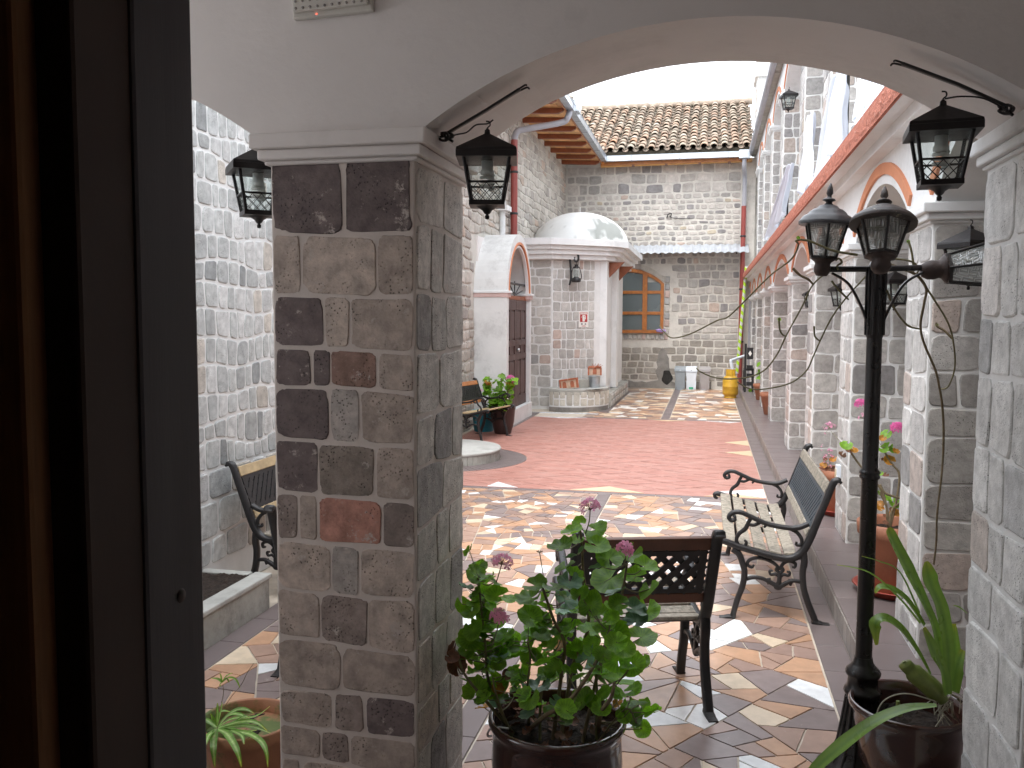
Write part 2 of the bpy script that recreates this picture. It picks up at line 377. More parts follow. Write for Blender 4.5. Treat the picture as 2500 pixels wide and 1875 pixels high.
def stones(fr, u0, u1, v0, v1, rowh, wr, gap, proud, pal, seed, skip=None, N=12, wav=.012, rough=.04, rad=(.08, .30), rows=None, lean=.012):
    rnd = random.Random(seed); out = []
    vs = [v0]
    while vs[-1] < v1-rowh*.55: vs.append(vs[-1]+rowh*rnd.uniform(.82, 1.2))
    k = (v1-v0)/(vs[-1]-v0); vs = [v0+(v-v0)*k for v in vs]
    n = len(vs)
    def bound(i):
        if i == 0: return lambda u: v0
        if i == n-1: return lambda u: v1
        return lambda u: vs[i]+wav*noise.noise(Vector((u*2.1, i*3.7+seed, seed*1.3)))*2
    for i in range(n-1):
        fb, ft = bound(i), bound(i+1); us = [u0]
        while us[-1] < u1-wr[0]*.6: us.append(us[-1]+rnd.uniform(*wr))
        kk = (u1-u0)/(us[-1]-u0); us = [u0+(u-u0)*kk for u in us]
        ln = [(0, 0)]+[(rnd.uniform(-lean, lean), rnd.uniform(-lean, lean)) for _ in us[1:-1]]+[(0, 0)]
        for j in range(len(us)-1):
            a, b = us[j], us[j+1]; um = (a+b)/2; vm = (fb(um)+ft(um))/2
            if skip and skip(um, vm, (b-a)/2, (ft(um)-fb(um))/2): continue
            mb = MB(); mb.col = pick(pal, rnd)
            c, ar = stone_shape(mb, fr, (a+ln[j][0], a+ln[j][1], b+ln[j+1][0], b+ln[j+1][1]), (fb, ft), gap, proud, rnd, N, rough, rad)
            out.append((mb, c, ar))
    return out
def cut(poly, p, n):
    """keep the side of the convex polygon where (q-p).n >= 0"""
    out = []; m = len(poly)
    for i in range(m):
        a, b = poly[i], poly[(i+1) % m]
        da = (a[0]-p[0])*n[0]+(a[1]-p[1])*n[1]; db = (b[0]-p[0])*n[0]+(b[1]-p[1])*n[1]
        if da >= 0: out.append(a)
        if da*db < 0:
            t = da/(da-db); out.append((a[0]+(b[0]-a[0])*t, a[1]+(b[1]-a[1])*t))
    return out
def area(p): return abs(sum(p[i][0]*p[(i+1) % len(p)][1]-p[(i+1) % len(p)][0]*p[i][1] for i in range(len(p))))/2
def inset(poly, g):
    s = sum(poly[i][0]*poly[(i+1) % len(poly)][1]-poly[(i+1) % len(poly)][0]*poly[i][1] for i in range(len(poly)))
    if s < 0: poly = poly[::-1]
    out = poly
    for i in range(len(poly)):
        a, b = poly[i], poly[(i+1) % len(poly)]
        dx, dy = b[0]-a[0], b[1]-a[1]; l = math.hypot(dx, dy)
        if l < 1e-6: continue
        n = (-dy/l, dx/l)
        out = cut(out, (a[0]+n[0]*g, a[1]+n[1]*g), n)
        if len(out) < 3: return None
    return out
def shards(poly, amin, amax, rnd):
    A = area(poly)
    if A < rnd.uniform(amin, amax): return [poly]
    best = max(range(len(poly)), key=lambda i: math.dist(poly[i], poly[(i+1) % len(poly)]))
    a, b = poly[best], poly[(best+1) % len(poly)]
    d = math.atan2(b[1]-a[1], b[0]-a[0])+rnd.gauss(0, .28)
    t = rnd.uniform(.33, .67); cx = sum(p[0] for p in poly)/len(poly); cy = sum(p[1] for p in poly)/len(poly)
    m = (a[0]+(b[0]-a[0])*t, a[1]+(b[1]-a[1])*t); p = (m[0]*.5+cx*.5, m[1]*.5+cy*.5)
    n = (math.cos(d), math.sin(d))
    r = []
    for q in (cut(poly, p, n), cut(poly, p, (-n[0], -n[1]))):
        if len(q) >= 3 and area(q) > 1e-5: r += shards(q, amin, amax, rnd)
    return r
XY = frame((0, 0, 0), (1, 0, 0), (0, 1, 0))
PAL_MOS = [(3.6, (.25, .195, .185)), (3.6, (.51, .30, .185)), (2.8, (.40, .26, .20)), (1.1, (.66, .54, .40)), (1.1, (.82, .84, .85)), (1.2, (.33, .22, .18))]
def mosaic_items(x0, x1, y0, y1, amin, amax, seed, gap=.008, avoid=None, pal=PAL_MOS):
    rnd = random.Random(seed); its = []
    for p in shards([(x0, y0), (x1, y0), (x1, y1), (x0, y1)], amin, amax, rnd):
        cx = sum(q[0] for q in p)/len(p); cy = sum(q[1] for q in p)/len(p)
        if avoid and avoid(cx, cy): continue
        q = inset(p, gap/2)
        if not q or area(q) < 2e-4: continue
        if cy < 6.5:
            qq = []
            for i in range(len(q)):
                a, b = q[i], q[(i+1) % len(q)]; qq.append(a); L_ = math.dist(a, b)
                if L_ > .05:
                    for t in (.2, .4, .6, .8): qq.append((a[0]+(b[0]-a[0])*t+rnd.uniform(-.0014, .0014), a[1]+(b[1]-a[1])*t+rnd.uniform(-.0014, .0014)))
            q = qq
        mb = MB(); mb.col = pick(pal, rnd); mb.prism(q, XY, .0, .006+rnd.uniform(-.0006, .0006), cap0=False)
        its.append((mb, Vector((cx, cy, .006)), area(q)))
    return its
def tiles(fr, u0, u1, v0, v1, du, dv, gap, th, mat, parent, name='tile', off=0, test=None):
    """rectangular tiles; alike ones share one mesh"""
    cache = {}; nu = max(1, round((u1-u0)/du)); nv = max(1, round((v1-v0)/dv)); du = (u1-u0)/nu; dv = (v1-v0)/nv
    o = fr(0, 0, 0); ex = fr(1, 0, 0)-o; ey = fr(0, 1, 0)-o; ez = fr(0, 0, 1)-o
    R3 = Matrix((ex, ey, ez)).transposed().to_4x4()
    me = MB(); a, b, c = du/2-gap/2, dv/2-gap/2, min(.002, th*.4)
    me.add([(-a, -b, -.002), (a, -b, -.002), (a, b, -.002), (-a, b, -.002), (-a, -b, th-c), (a, -b, th-c), (a, b, th-c), (-a, b, th-c),
            (-a+c, -b+c, th), (a-c, -b+c, th), (a-c, b-c, th), (-a+c, b-c, th)],
           [(i+4*j, (i+1) % 4+4*j, (i+1) % 4+4*(j+1), i+4*(j+1)) for j in (0, 1) for i in range(4)]+[(8, 9, 10, 11)])
    md = mesh(name, me); md.materials.append(mat); P = wm(parent).inverted()
    for i in range(nu):
        for j in range(nv):
            u, v = u0+(i+.5)*du, v0+(j+.5)*dv
            if test and not test(u, v): continue
            inst(name, md, parent, P @ Matrix.Translation(fr(u, v, 0)) @ R3)

# ------------------------------------------------------------------ ground
g = MB(); g.box(-6, 6, -4, 24, -.3, -.004)
struct('ground', g, grout)
floor = MB(); floor.add([(-2.75, 2.84, 0), (.70, 2.84, 0), (.70, 21.1, 0), (-3.45, 21.1, 0), (-3.45, 6.8, 0), (-2.75, 6.8, 0)], [(0, 1, 2, 3, 4, 5)])
floor = struct('courtyard_floor', floor, grout)
SX0, SX1 = -.965, -.845
FC = (-2.95, 9.75)      # round step centre
def near_f(x, y): return math.hypot(x-FC[0], y-FC[1]) < .95
its = []
its += mosaic_items(SX1+.004, .55, 2.86, 5.6, .014, .05, 11, avoid=near_f, pal=PAL_MOS+[(.9, (.82, .84, .85))])
its += mosaic_items(SX1+.004, .55, 5.6, 8.06, .012, .034, 12, avoid=near_f)
its += mosaic_items(-2.22, SX0-.004, 2.86, 5.6, .016, .05, 13, avoid=near_f)
its += mosaic_items(-2.75, SX0-.004, 5.6, 8.06, .008, .026, 14, avoid=near_f)
emit_pieces(its, 'mosaic_tile', mosaic, floor, 300, 'mosaic_infill')
far_field = struct('far_mosaic_floor', MB().add([(-2.1, 14.42, .002), (.55, 14.42, .002), (.55, 21.0, .002), (-2.1, 21, .002)], [(0, 1, 2, 3)]), grout)
PAL_FAR = [(2.6, (.25, .17, .14)), (3.0, (.50, .29, .18)), (2.6, (.68, .52, .36)), (1.8, (.78, .76, .72)), (1.2, (.36, .24, .18))]
its = mosaic_items(-.575, .55, 14.45, 20.9, .03, .08, 15, pal=PAL_FAR)+mosaic_items(-2.0, -.725, 14.45, 20.9, .03, .08, 16, pal=PAL_FAR)
emit_pieces(its, 'mosaic_tile', mosaic, far_field, 300, 'mosaic_infill')
tiles(XY, -.72, -.58, 14.45, 20.9, .14, .33, .004, .007, tile_g, far_field, 'strip_tile')
tiles(XY, SX0, SX1, 2.86, 8.06, .12, .33, .005, .0075, tile_g, floor, 'strip_tile')
tiles(XY, .555, .698, 2.86, 21.0, .14, .33, .005, .0075, tile_g, floor, 'border_tile')
tiles(XY, -2.36, -2.225, 2.86, 5.6, .13, .33, .005, .0075, tile_g, floor, 'border_tile')
tiles(XY, -2.75, .55, 8.065, 8.15, .33, .085, .005, .0075, tile_g, floor, 'border_tile', test=lambda u, v: not near_f(u, v))
tiles(XY, -2.1, .55, 14.3, 14.44, .33, .14, .005, .0075, tile_g, floor, 'border_tile')
# red stamped pavement with a curved bite round the step
red = MB(); pts = []
for k in range(25):
    a = R_(-70+k*160/24); pts.append((FC[0]+.95*math.cos(a), FC[1]+.95*math.sin(a)))
poly = [(FC[0]+.3, 8.155), (.55, 8.155), (.55, 14.295), (-2.80, 14.295), (-2.80, 12.6), (-2.86, 12.6), (-3.40, 11.2), (FC[0]-.2, 10.75)]
pts = [p for p in pts if p[1] > 8.16]
poly = [p for p in [(pts[0][0], 8.155), (.55, 8.155), (.55, 14.295), (-2.80, 14.295), (-2.80, 12.5), (-3.3, 12.5), (-3.3, pts[-1][1])]]+pts[::-1]
red.prism(poly, XY, .001, .0075)
redf = struct('red_pavement', red, redfloor)
crk = M('crack_dark', (.20, .075, .06), .8, .2, 9, 0, 50)
rnd = random.Random(5)
c_ = MB()
for sgn in (1, -1):
    for k in range(-26, 40):
        for q in range(60):
            if rnd.random() < .12: continue
            t0, t1 = q*.17, q*.17+rnd.uniform(.08, .17)
            def P(t): return Vector((-3.2+t*.86 if sgn > 0 else .55-t*.86, 8.2+k*.36+t*.5, .0092))
            a0, b0 = P(t0), P(t1)
            if min(a0.y, b0.y) < 8.2 or max(a0.y, b0.y) > 14.25 or min(a0.x, b0.x) < -2.7 or max(a0.x, b0.x) > .52 or math.hypot(a0.x-FC[0], a0.y-FC[1]) < 1.0 or math.hypot(b0.x-FC[0], b0.y-FC[1]) < 1.0: continue
            w_ = rnd.uniform(.006, .011); c_.add([a0, b0, b0+Vector((0, w_, 0)), a0+Vector((0, w_, 0))], [(0, 1, 2, 3)])
o = obj('joint_line', c_, crk, redf); o['kind'] = 'stuff'
cream_t = M('cream_tile', (.66, .52, .34), .35, .1, 9, .05, 60); white_t = M('white_tile', (.8, .82, .84), .25, .06, 9, .03, 60)
for (a, b, c, mt) in [((.545, 11.6), (.545, 12.1), (.25, 11.85), cream_t), ((.545, 10.7), (.545, 11.15), (.24, 10.95), cream_t), ((.545, 8.2), (.545, 8.62), (.1, 8.4), white_t),
                      ((-1.25, 8.165), (-.55, 8.165), (-.9, 8.42), cream_t), ((.0, 8.165), (.53, 8.165), (.3, 8.3), cream_t), ((-2.05, 8.165), (-1.75, 8.165), (-2.0, 8.4), white_t),
                      ((-2.75, 14.29), (-1.9, 14.29), (-2.3, 14.12), white_t), ((-.9, 14.29), (-.3, 14.29), (-.6, 14.15), cream_t), ((.0, 14.29), (.53, 14.29), (.4, 14.14), white_t)]:
    obj('triangle_tile', MB().prism([a, b, c], XY, .006, .0115), mt, redf)
# apron round the round step and along the left building
ap = MB()
for k in range(40):
    a0, a1 = R_(-95+k*190/40), R_(-95+(k+1)*190/40)
    q = [(FC[0]+r*math.cos(a), FC[1]+r*math.sin(a)) for r, a in ((.64, a0), (.945, a0), (.945, a1), (.64, a1))]
    ap.prism(inset(q, .002), XY, .0, .0075, cap0=False)
obj('apron_tile', ap, tile_g, floor)['kind'] = 'stuff'
tiles(XY, -2.98, -2.81, 12.62, 15.0, .16, .33, .005, .0085, tile_g, floor, 'border_tile')
tiles(XY, -2.98, -1.8, 14.9, 15.02, .3, .12, .005, .0085, white_t, floor, 'border_tile')
tiles(XY, -1.84, -1.66, 15.3, 19.9, .18, .33, .005, .0095, tile_g, floor, 'border_tile')
# round grey step
st = thing('round_step', 'round grey concrete step rising from the paving beside the left armchair', 'step', (FC[0], FC[1], 0))
obj('step_top', MB().lathe([(.64, .105), (.65, .125), (.64, .14), (0, .14)], 48, (*FC, 0)), cement, st)
obj('step_body', MB().lathe([(.625, 0), (.625, .105), (.64, .105)], 48, (*FC, 0)), cement_d, st)
rs = MB()
for k in range(60):
    a = k*2*math.pi/60; c, s = math.cos(a), math.sin(a); p = Vector((FC[0]+c*.628, FC[1]+s*.628, .052))
    rs.obox(p, (-s*.031, c*.031, 0), (c*.006, s*.006, 0), (0, 0, .050))
obj('riser_tile', rs, cement_d, st)['kind'] = 'stuff'
# arcade pavement with kerb
arc = struct('arcade_floor', MB().box(.702, 3.4, 2.9, 21.1, -.1, .137), grout)
tiles(frame((0, 0, .137), (1, 0, 0), (0, 1, 0)), .698, 1.7, 2.9, 21.05, .333, .333, .004, .005, tile_g, arc, 'paving_tile')
kt = M('kerb_tile', (.30, .275, .255), .45, .2, 8, .1, 60, orand=.2, grime=.3)
tiles(frame((.702, 0, 0), (0, -1, 0), (0, 0, 1)), -14, -3.0, .004, .132, .115, .128, .005, .006, kt, arc, 'kerb_tile')
tiles(frame((.702, 0, 0), (0, -1, 0), (0, 0, 1)), -21, -14, .004, .132, .33, .128, .008, .006, kt, arc, 'kerb_tile')
cor = struct('corridor_floor', MB().box(-6, 3.4, -4, 2.835, -.1, .0), grout)
tiles(XY, -2.75, .70, 1.2, 2.835, .34, .34, .005, .007, tile_g, cor, 'paving_tile')

# ------------------------------------------------------------------ arch walls
def arch_wall(mb, fr, u0, u1, zs, ztop, th, arches, k=28, splay=0):
    """fr(u, v, d): wall face at d=0, body behind to d=-th. arches: (centre, half span, rise, kind)"""
    us = {u0, u1}
    for c, a, r in arches:
        for i in range(k+1): us.add(round(c-a*math.cos(math.pi*i/k), 5))
    us = sorted(u for u in us if u0 <= u <= u1)
    def zl(u):
        for c, a, r in arches:
            if abs(u-c) < a-1e-6:
                Rr = (a*a+r*r)/(2*r) if r < a else a
                return zs+(math.sqrt(max(Rr*Rr-(u-c)**2, 0))-(Rr-r))
        return zs
    vs = []; fs = []
    for u in us:
        z = zl(u); zb = z+splay*min((z-zs)/.15, 1); vs += [fr(u, z, 0), fr(u, ztop, 0), fr(u, zb, -th), fr(u, ztop, -th)]
    for i in range(len(us)-1):
        a, b = 4*i, 4*i+4
        fs += [(a, b, b+1, a+1), (b+2, a+2, a+3, b+3), (a+2, b+2, b, a), (a+1, b+1, b+3, a+3)]
    n = 4*(len(us)-1); fs += [(0, 1, 3, 2), (n, n+2, n+3, n+1)]
    mb.add(vs, fs); return zl
def cap(mb, x0, x1, y0, y1, z1, h=.085, o=.045):
    """moulded pillar capital: crown slab, cove and lower lip"""
    for (a, b, oo) in ((z1-h*.50, z1, o), (z1-h*.85, z1-h*.50-.0001, o*.62), (z1-h*1.0, z1-h*.85-.0001, o*.3)):
        mb.box(x0-oo, x1+oo, y0-oo, y1+oo, a, b)
NY0, NY1 = 2.355, 2.84
LP = (-1.235, -.80); RP = (.785, 1.225)
nw = thing('arcade_wall', 'white plastered arched wall above the two nearest stone pillars', 'wall', (0, NY0, 0))
mb = MB(); arch_wall(mb, frame((0, NY0, 0), (1, 0, 0), (0, 0, 1)), -2.75, 3.4, 2.14, 2.72, NY1-NY0, [(-.0075, .772, .247), (-2.055, .772, .247)], 40, .024)
obj('arch_panel', mb, plaster, nw)
obj('upper_wall', MB().box(-2.75, 3.4, NY0+.1, NY1, 2.73, 2.95), plaster_o, nw)  # unseen wall, height set for the skylight reaching the near courtyard
# corridor shell
struct('corridor_ceiling', MB().box(-3.2, 3.4, .3, NY0+.09, 2.725, 2.85), plaster)
sw = thing('corridor_wall', 'dim plastered wall closing the near corridor beside the doorway', 'wall', (0, .7, 0))
obj('wall_panel', MB().box(-3.2, -.72, .66, .76, 0, 2.72), plaster, sw); obj('wall_panel', MB().box(.95, 3.4, .66, .76, 0, 2.72), plaster, sw)
obj('lintel', MB().box(-.72, .95, .66, .76, 2.25, 2.72), plaster, sw)
obj('side_wall', MB().box(3.25, 3.4, .76, NY0, 0, 1.5), plaster, sw); obj('end_wall', MB().box(-3.2, -3.0, .76, NY0, 0, 1.5), plaster, sw)  # unseen end walls, cut low to let fill light into the corridor
rm = thing('dark_room', 'unlit brown walls of the room around the open doorway', 'room', (0, -1.5, 0))
room_m = M('room_wall', (.16, .09, .05), .9, .1, 3, .05, 30)
for b in ((-2.2, -2.1, -3, .66, 0, 2.7), (2.1, 2.2, -3, .66, 0, 2.7), (-2.2, 2.2, -3.1, -3, 0, 2.7)): obj('wall_panel', MB().box(*b), room_m, rm)
obj('ceiling_panel', MB().box(-2.2, 2.2, -3, .66, 2.7, 2.8), room_m, rm)
# open doorway jamb at the left edge of the view
dj = thing('door_frame', 'dark wooden door frame standing very close at the left edge', 'door frame', (-.45, .6, 0))
kx = lambda s: at(s, 900, Y=1.0).x
JX = kx(488)*.66; JY = JX/kx(342)
def jamb(name, x0, x1, y0, y1, m, c=.004):
    obj(name, MB().box(x0, x1, y0, y1, 0, 2.4), m, dj, bevel=c)
def xp(s, Y): return at(s, 900, Y=Y).x
JB = M('jamb_brown', (.065, .045, .043), .5, .2, 4, .05, 60); JC = M('jamb_darkbrown', (.06, .03, .02), .6, .2, 4, .05, 60)
jamb('frame_face', JX-.06, JX, JY, .66, dark_door2)
obj('screw_cap', MB().lathe([(.006, 0), (.0045, .0015), (0, .0018)], 12, M=Matrix.Translation((JX, JY+.045, 1.395)) @ Matrix.Rotation(R_(90), 4, 'Y')), JB, dj)
jamb('rebate', kx(240)*JY, JX-.0605, JY+.012, .655, dark_door)
Y2 = JY-.03
jamb('stile', kx(198)*Y2, kx(262)*Y2, Y2, .652, JB)
jamb('moulding', kx(60)*(Y2-.03), kx(198)*(Y2-.03), Y2-.03, .650, JC)
jamb('panel', kx(-260)*(Y2-.05), kx(60)*(Y2-.05), Y2-.05, .648, brown_c)

# ------------------------------------------------------------------ near pillars
def pillar(name, lab, x0, x1, y0, y1, z0, z1, faces, seed, rowh=.15, wr=(.10, .24), pal=PAL_OUT, group=None, gap=.012, proud=.005, ch=.085, base=True, mort=None, N=12, nmax=140, o=.045, shaded_pal=None, hero=None):
    p = thing(name, lab, 'pillar', ((x0+x1)/2, (y0+y1)/2, z0), 0, group)
    obj('shaft', MB().box(x0, x1, y0, y1, z0, z1-.02), mort or mortar_w, p, bevel=.006)
    m = MB(); cap(m, x0, x1, y0, y1, z1, ch, o); obj('capital', m, plaster_o if not hero else plaster, p, bevel=.006)
    F = {'-x': (frame((x0, y1, 0), (0, -1, 0), (0, 0, 1)), y1-y0), '+x': (frame((x1, y0, 0), (0, 1, 0), (0, 0, 1)), y1-y0),
         '-y': (frame((x0, y0, 0), (1, 0, 0), (0, 0, 1)), x1-x0), '+y': (frame((x1, y1, 0), (-1, 0, 0), (0, 0, 1)), x1-x0)}
    its = []
    for i, f in enumerate(faces):
        fr, w = F[f]
        if f == '-y' and hero: its += hero(fr, w); continue
        its += stones(fr, .004, w-.004, z0+.01, z1-ch-.004, rowh, wr, gap, proud, (shaded_pal or pal) if f == '-y' else pal, seed+i*17, N=N)
    emit_pieces(its, 'stone', stone_in if hero else stone_m, p, nmax)
    return p
def hero_face(fr, w):
    T, D, G, B, RD, DB = (.53, .445, .385), (.17, .135, .132), (.44, .40, .37), (.46, .385, .335), (.49, .25, .195), (.30, .245, .22)
    rows = [(340, 494, [(588, 751, D), (751, 905, D)]), (496, 619, [(588, 656, B), (656, 824, T), (824, 905, B)]),
            (621, 731, [(588, 706, D), (706, 762, T), (762, 905, B)]), (734, 817, [(588, 678, D), (678, 719, D), (719, 822, (.29, .185, .15)), (822, 905, B)]),
            (818, 929, [(588, 716, D), (716, 784, G), (784, 905, B)]), (932, 1045, [(588, 688, D), (688, 815, (.25, .21, .18)), (815, 905, B)]),
            (1047, 1145, [(588, 641, DB), (641, 686, B), (686, 831, RD), (831, 905, DB)]), (1147, 1253, [(588, 714, T), (714, 780, G), (780, 905, T)]),
            (1254, 1366, [(588, 688, B), (688, 797, DB), (797, 905, T)]), (1367, 1470, [(588, 735, B), (735, 905, B)]),
            (1472, 1553, [(588, 715, B), (715, 788, DB), (788, 905, D)]), (1556, 1630, [(588, 686, B), (686, 754, DB), (754, 905, B)]),
            (1633, 1720, [(588, 640, B), (640, 780, T), (780, 905, DB)]), (1722, 1830, [(588, 730, T), (730, 905, B)])]
    its = []; rnd = random.Random(3)
    zz = lambda y: 2.065-(y*1.1302-393)*.0012135
    def wv(i):
        return lambda u: noise.noise(Vector((u*4, i*5.1, 2.2)))*.012
    for i, (ya, yb, row) in enumerate(rows):
        ft0, fb0 = zz(ya), zz(yb); a_, b_ = wv(i), wv(i+1)
        fb = lambda u, f0=fb0, f=b_: max(f0+f(u)-.010*u/.43, .004); ft = lambda u, f0=ft0, f=a_, i=i: f0+(f(u)-.010*u/.43 if i else 0)
        for (xa, xb, c) in row:
            a, b = (xa-588)/317*w, (xb-588)/317*w; a = max(a, .003); b = min(b, w-.003)
            mb = MB(); k = rnd.uniform(.9, 1.1); mb.col = tuple(x*k for x in c)
            l = rnd.uniform(-.004, .004)
            cc, ar = stone_shape(mb, fr, (a, a+l, b, b-l), (fb, ft), .0085, .0024, rnd, 44, .034, (.06, .26), .002)
            its.append((mb, cc, ar))
    return its
pillar('stone_pillar', 'thick near stone pillar of large dark and tan blocks, right of the door frame', *LP, NY0, NY1, 0, 2.14, ['-y', '-x', '+x', '+y'], 21,
       .165, (.12, .27), [(5, (.60, .565, .525)), (3, (.52, .495, .46)), (1.6, (.33, .315, .305)), (.5, (.56, .48, .42))], None, .010, .0035, .085, mort=mortar_b, N=22, nmax=160, hero=hero_face)
pillar('stone_pillar', 'near stone pillar of pale speckled blocks cut off by the right edge', *RP, NY0, NY1, 0, 2.14, ['-x', '-y', '+y'], 31,
       .19, (.13, .25), [(5, (.70, .695, .675)), (3, (.63, .625, .61)), (1, (.50, .50, .495)), (.6, (.66, .59, .54)), (1.4, (.74, .71, .68))], None, .011, .0055, .085, N=24, nmax=120, o=.04)
# emergency light on the near wall
el = thing('emergency_light', 'white emergency light with rows of small lenses on the plaster above the near pillar', 'emergency light', (-1.03, NY0, 2.5))
fe = frame((-1.148, NY0, 2.452), (math.cos(R_(2)), 0, math.sin(R_(2))), (-math.sin(R_(2)), 0, math.cos(R_(2))))
elm = M('fitting_plastic', (.62, .60, .55), .4, .05, 9, .02, 40); lens = M('led_lens', (.34, .32, .30), .2, .1, 30, 0, 40)
obj('housing', MB().prism([(0, 0), (.235, 0), (.235, .115), (0, .115)], fe, .001, .022), elm, el, bevel=.004)
obj('diffuser_tray', MB().prism([(.008, .014), (.227, .014), (.227, .107), (.008, .107)], fe, .0222, .038), elm, el, bevel=.003)
ln = MB()
for i in range(10):
    for j in range(5): c = fe(.018+i*.0215, .022+j*.019, .0381); ln.lathe([(.0042, 0), (.0035, .003), (0, .0042)], 8, (0, 0, 0), M=Matrix.Translation(c) @ Matrix.Rotation(R_(90), 4, 'X'))
obj('lens', ln, lens, el)['kind'] = 'stuff'
c = fe(.072, .007, .0225); obj('indicator_lamp', MB().lathe([(.002, 0), (0, .002)], 8, M=Matrix.Translation(c) @ Matrix.Rotation(R_(90), 4, 'X')), M('red_led', (.8, .05, .03), .4, 0, 5, 0, emit=((1, .1, .05), 1.5)), el)
# ------------------------------------------------------------------ right arcade
PY = [(4.06, 4.50), (6.10, 6.60), (8.23, 8.72), (10.46, 10.92), (13.35, 13.85), (15.55, 16.05), (17.75, 18.2), (19.75, 20.2)]
XF = .92; XB = XF+.45; CAPZ = 2.115
PIL_L = ['pale stone arcade pillar nearest behind the street lamp, with a vine stem hanging down it', 'second arcade pillar behind the lamp, with a small socket box low on its courtyard side',
         'arcade pillar directly beyond the backrest of the slatted bench', 'arcade pillar whose foot stands clear on the grey kerb, before the narrow far pillars',
         'arcade pillar with a terracotta pot standing behind its foot', 'sixth arcade pillar along the kerb, level with the red pavement edge', 'seventh arcade pillar, next to last before the back wall',
         'last arcade pillar, close to the back wall and the black chair']
for i, (a, b) in enumerate(PY):
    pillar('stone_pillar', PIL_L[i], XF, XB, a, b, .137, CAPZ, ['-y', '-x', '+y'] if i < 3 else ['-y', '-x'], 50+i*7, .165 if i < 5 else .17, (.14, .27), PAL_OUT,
           'stone pillars of the side arcade', .011, .005, .085, N=16 if i < 2 else 10, nmax=110 if i < 4 else 60, shaded_pal=PAL_ARC_SHADED, o=.05)
sb = thing('socket_box', 'small cream electrical socket box low on the second arcade pillar', 'socket', (.90, 6.45, .55))
obj('box_body', MB().box(.888, .918, 6.36, 6.44, .50, .62), plastic_w, sb, bevel=.004); obj('socket_plate', MB().box(.884, .889, 6.375, 6.425, .53, .59), M('cream_plate', (.6, .52, .35), .5, .05, 9, 0), sb)
ab = thing('arcade_building', 'white two-storey arcade building with orange arch bands and coral balcony edge', 'building', (1.2, 12, 0))
bays = []
ys = [NY1]+[v for p in PY for v in p]+[21.05]
mb = MB(); arches = []
ends = [(NY1+.02, PY[0][0])]+[(PY[i][1], PY[i+1][0]) for i in range(len(PY)-1)]+[(PY[-1][1], 21.05)]
for a, b in ends: arches.append((-(a+b)/2, (b-a)/2-.03, .25))
frW = frame((XF, 0, 0), (0, -1, 0), (0, 0, 1))
arch_wall(mb, frW, -21.05, -NY1, CAPZ+.001, 2.52, .45, arches, 24)
obj('arch_panel', mb, plaster_o, ab)
def arch_band(c, a, r, z0, w0, w1, proud, fr, k=28):
    m = MB(); Rr = (a*a+r*r)/(2*r); th = math.asin(min(a/Rr, 1)); vs = []; fs = []
    for i in range(k+1):
        t = -th+2*th*i/k
        for rad in (w0, w1):
            u = c+(Rr+rad)*math.sin(t); z = z0+(Rr+rad)*math.cos(t)-(Rr-r)
            vs += [fr(u, z, -.003), fr(u, z, proud)]
    for i in range(k):
        a0, b0 = 4*i, 4*i+4
        fs += [(a0+1, b0+1, b0+3, a0+3), (a0, b0, b0+1, a0+1), (a0+3, b0+3, b0+2, a0+2)]
    fs += [(0, 1, 3, 2), (4*k, 4*k+2, 4*k+3, 4*k+1)]
    return m.add(vs, fs)
for c, a, r in arches:
    obj('arch_band', arch_band(c, a, r, CAPZ, .052, .112, .014, frW), orange_p, ab)
# balcony slab with stepped soffit moulding and coral edge
obj('balcony_slab', MB().box(.765, 3.4, NY1+.01, 21.05, 2.56, 2.66), plaster_o, ab)
obj('soffit_moulding', MB().box(.845, 1.0, NY1+.01, 21.05, 2.505, 2.562), plaster_o, ab)
ce = MB(); rnd = random.Random(8); n = 420; y0 = NY1+.01; dy = (21.05-y0)/n
vs = []; fs = []
for i in range(n+1):
    y = y0+i*dy
    for j in range(5):
        d = .008*noise.noise(Vector((y*14, j*3.3, 1))); vs.append((.748+d-.008*(j in (0, 4))*-1, y, 2.545+j*.031))
for i in range(n):
    for j in range(4): a = i*5+j; fs.append((a, a+1, a+6, a+5))
ce.add(vs, fs); ce.box(.75, .766, NY1+.01, 21.05, 2.55, 2.665); obj('coral_edge', ce, coral, ab)
obj('arcade_ceiling', MB().box(XB-.02, 3.3, NY1+.01, 21.05, 2.50, 2.558), plaster, ab)
obj('inner_wall', MB().box(3.0, 3.3, .8, 21.05, 0, 5.6), plaster_o, ab)
# upper storey
UX = 1.0; UCZ = 4.85
frU = frame((UX, 0, 0), (0, -1, 0), (0, 0, 1))
UPL = ['upper floor stone pillar at the near end above the street lamp', 'upper floor stone pillar between the hanging white curtains', 'upper floor stone pillar with a wall lantern beside its capital',
       'upper floor stone pillar left of the drawn sheet and beside the orange arch', 'fifth upper floor stone pillar, with a grey cap under the gutter', 'sixth upper floor stone pillar, narrow in the distance', 'seventh upper floor stone pillar, narrow in the distance',
       'last upper floor stone pillar, just before the back roof']
for i, (a, b) in enumerate(PY):
    if i == 0: continue
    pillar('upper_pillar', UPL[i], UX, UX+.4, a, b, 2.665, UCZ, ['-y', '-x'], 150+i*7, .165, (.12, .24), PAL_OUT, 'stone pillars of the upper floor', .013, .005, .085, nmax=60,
           shaded_pal=[(4, (.45, .43, .41)), (3, (.36, .35, .34)), (.6, (.44, .38, .34)), (.6, (.28, .27, .27))], o=.05)  # upper pillar fronts too: shade put into darker stone colours
ua = [(-(PY[i][1]+PY[i+1][0])/2, (PY[i+1][0]-PY[i][1])/2-.03, .27) for i in range(1, len(PY)-1)]
mb = MB(); arch_wall(mb, frU, -21.05, -6.1, UCZ+.001, 5.35, .4, ua+[(-(20.2+21.05)/2, .35, .2)], 20)
obj('arch_panel', mb, plaster_o, ab)
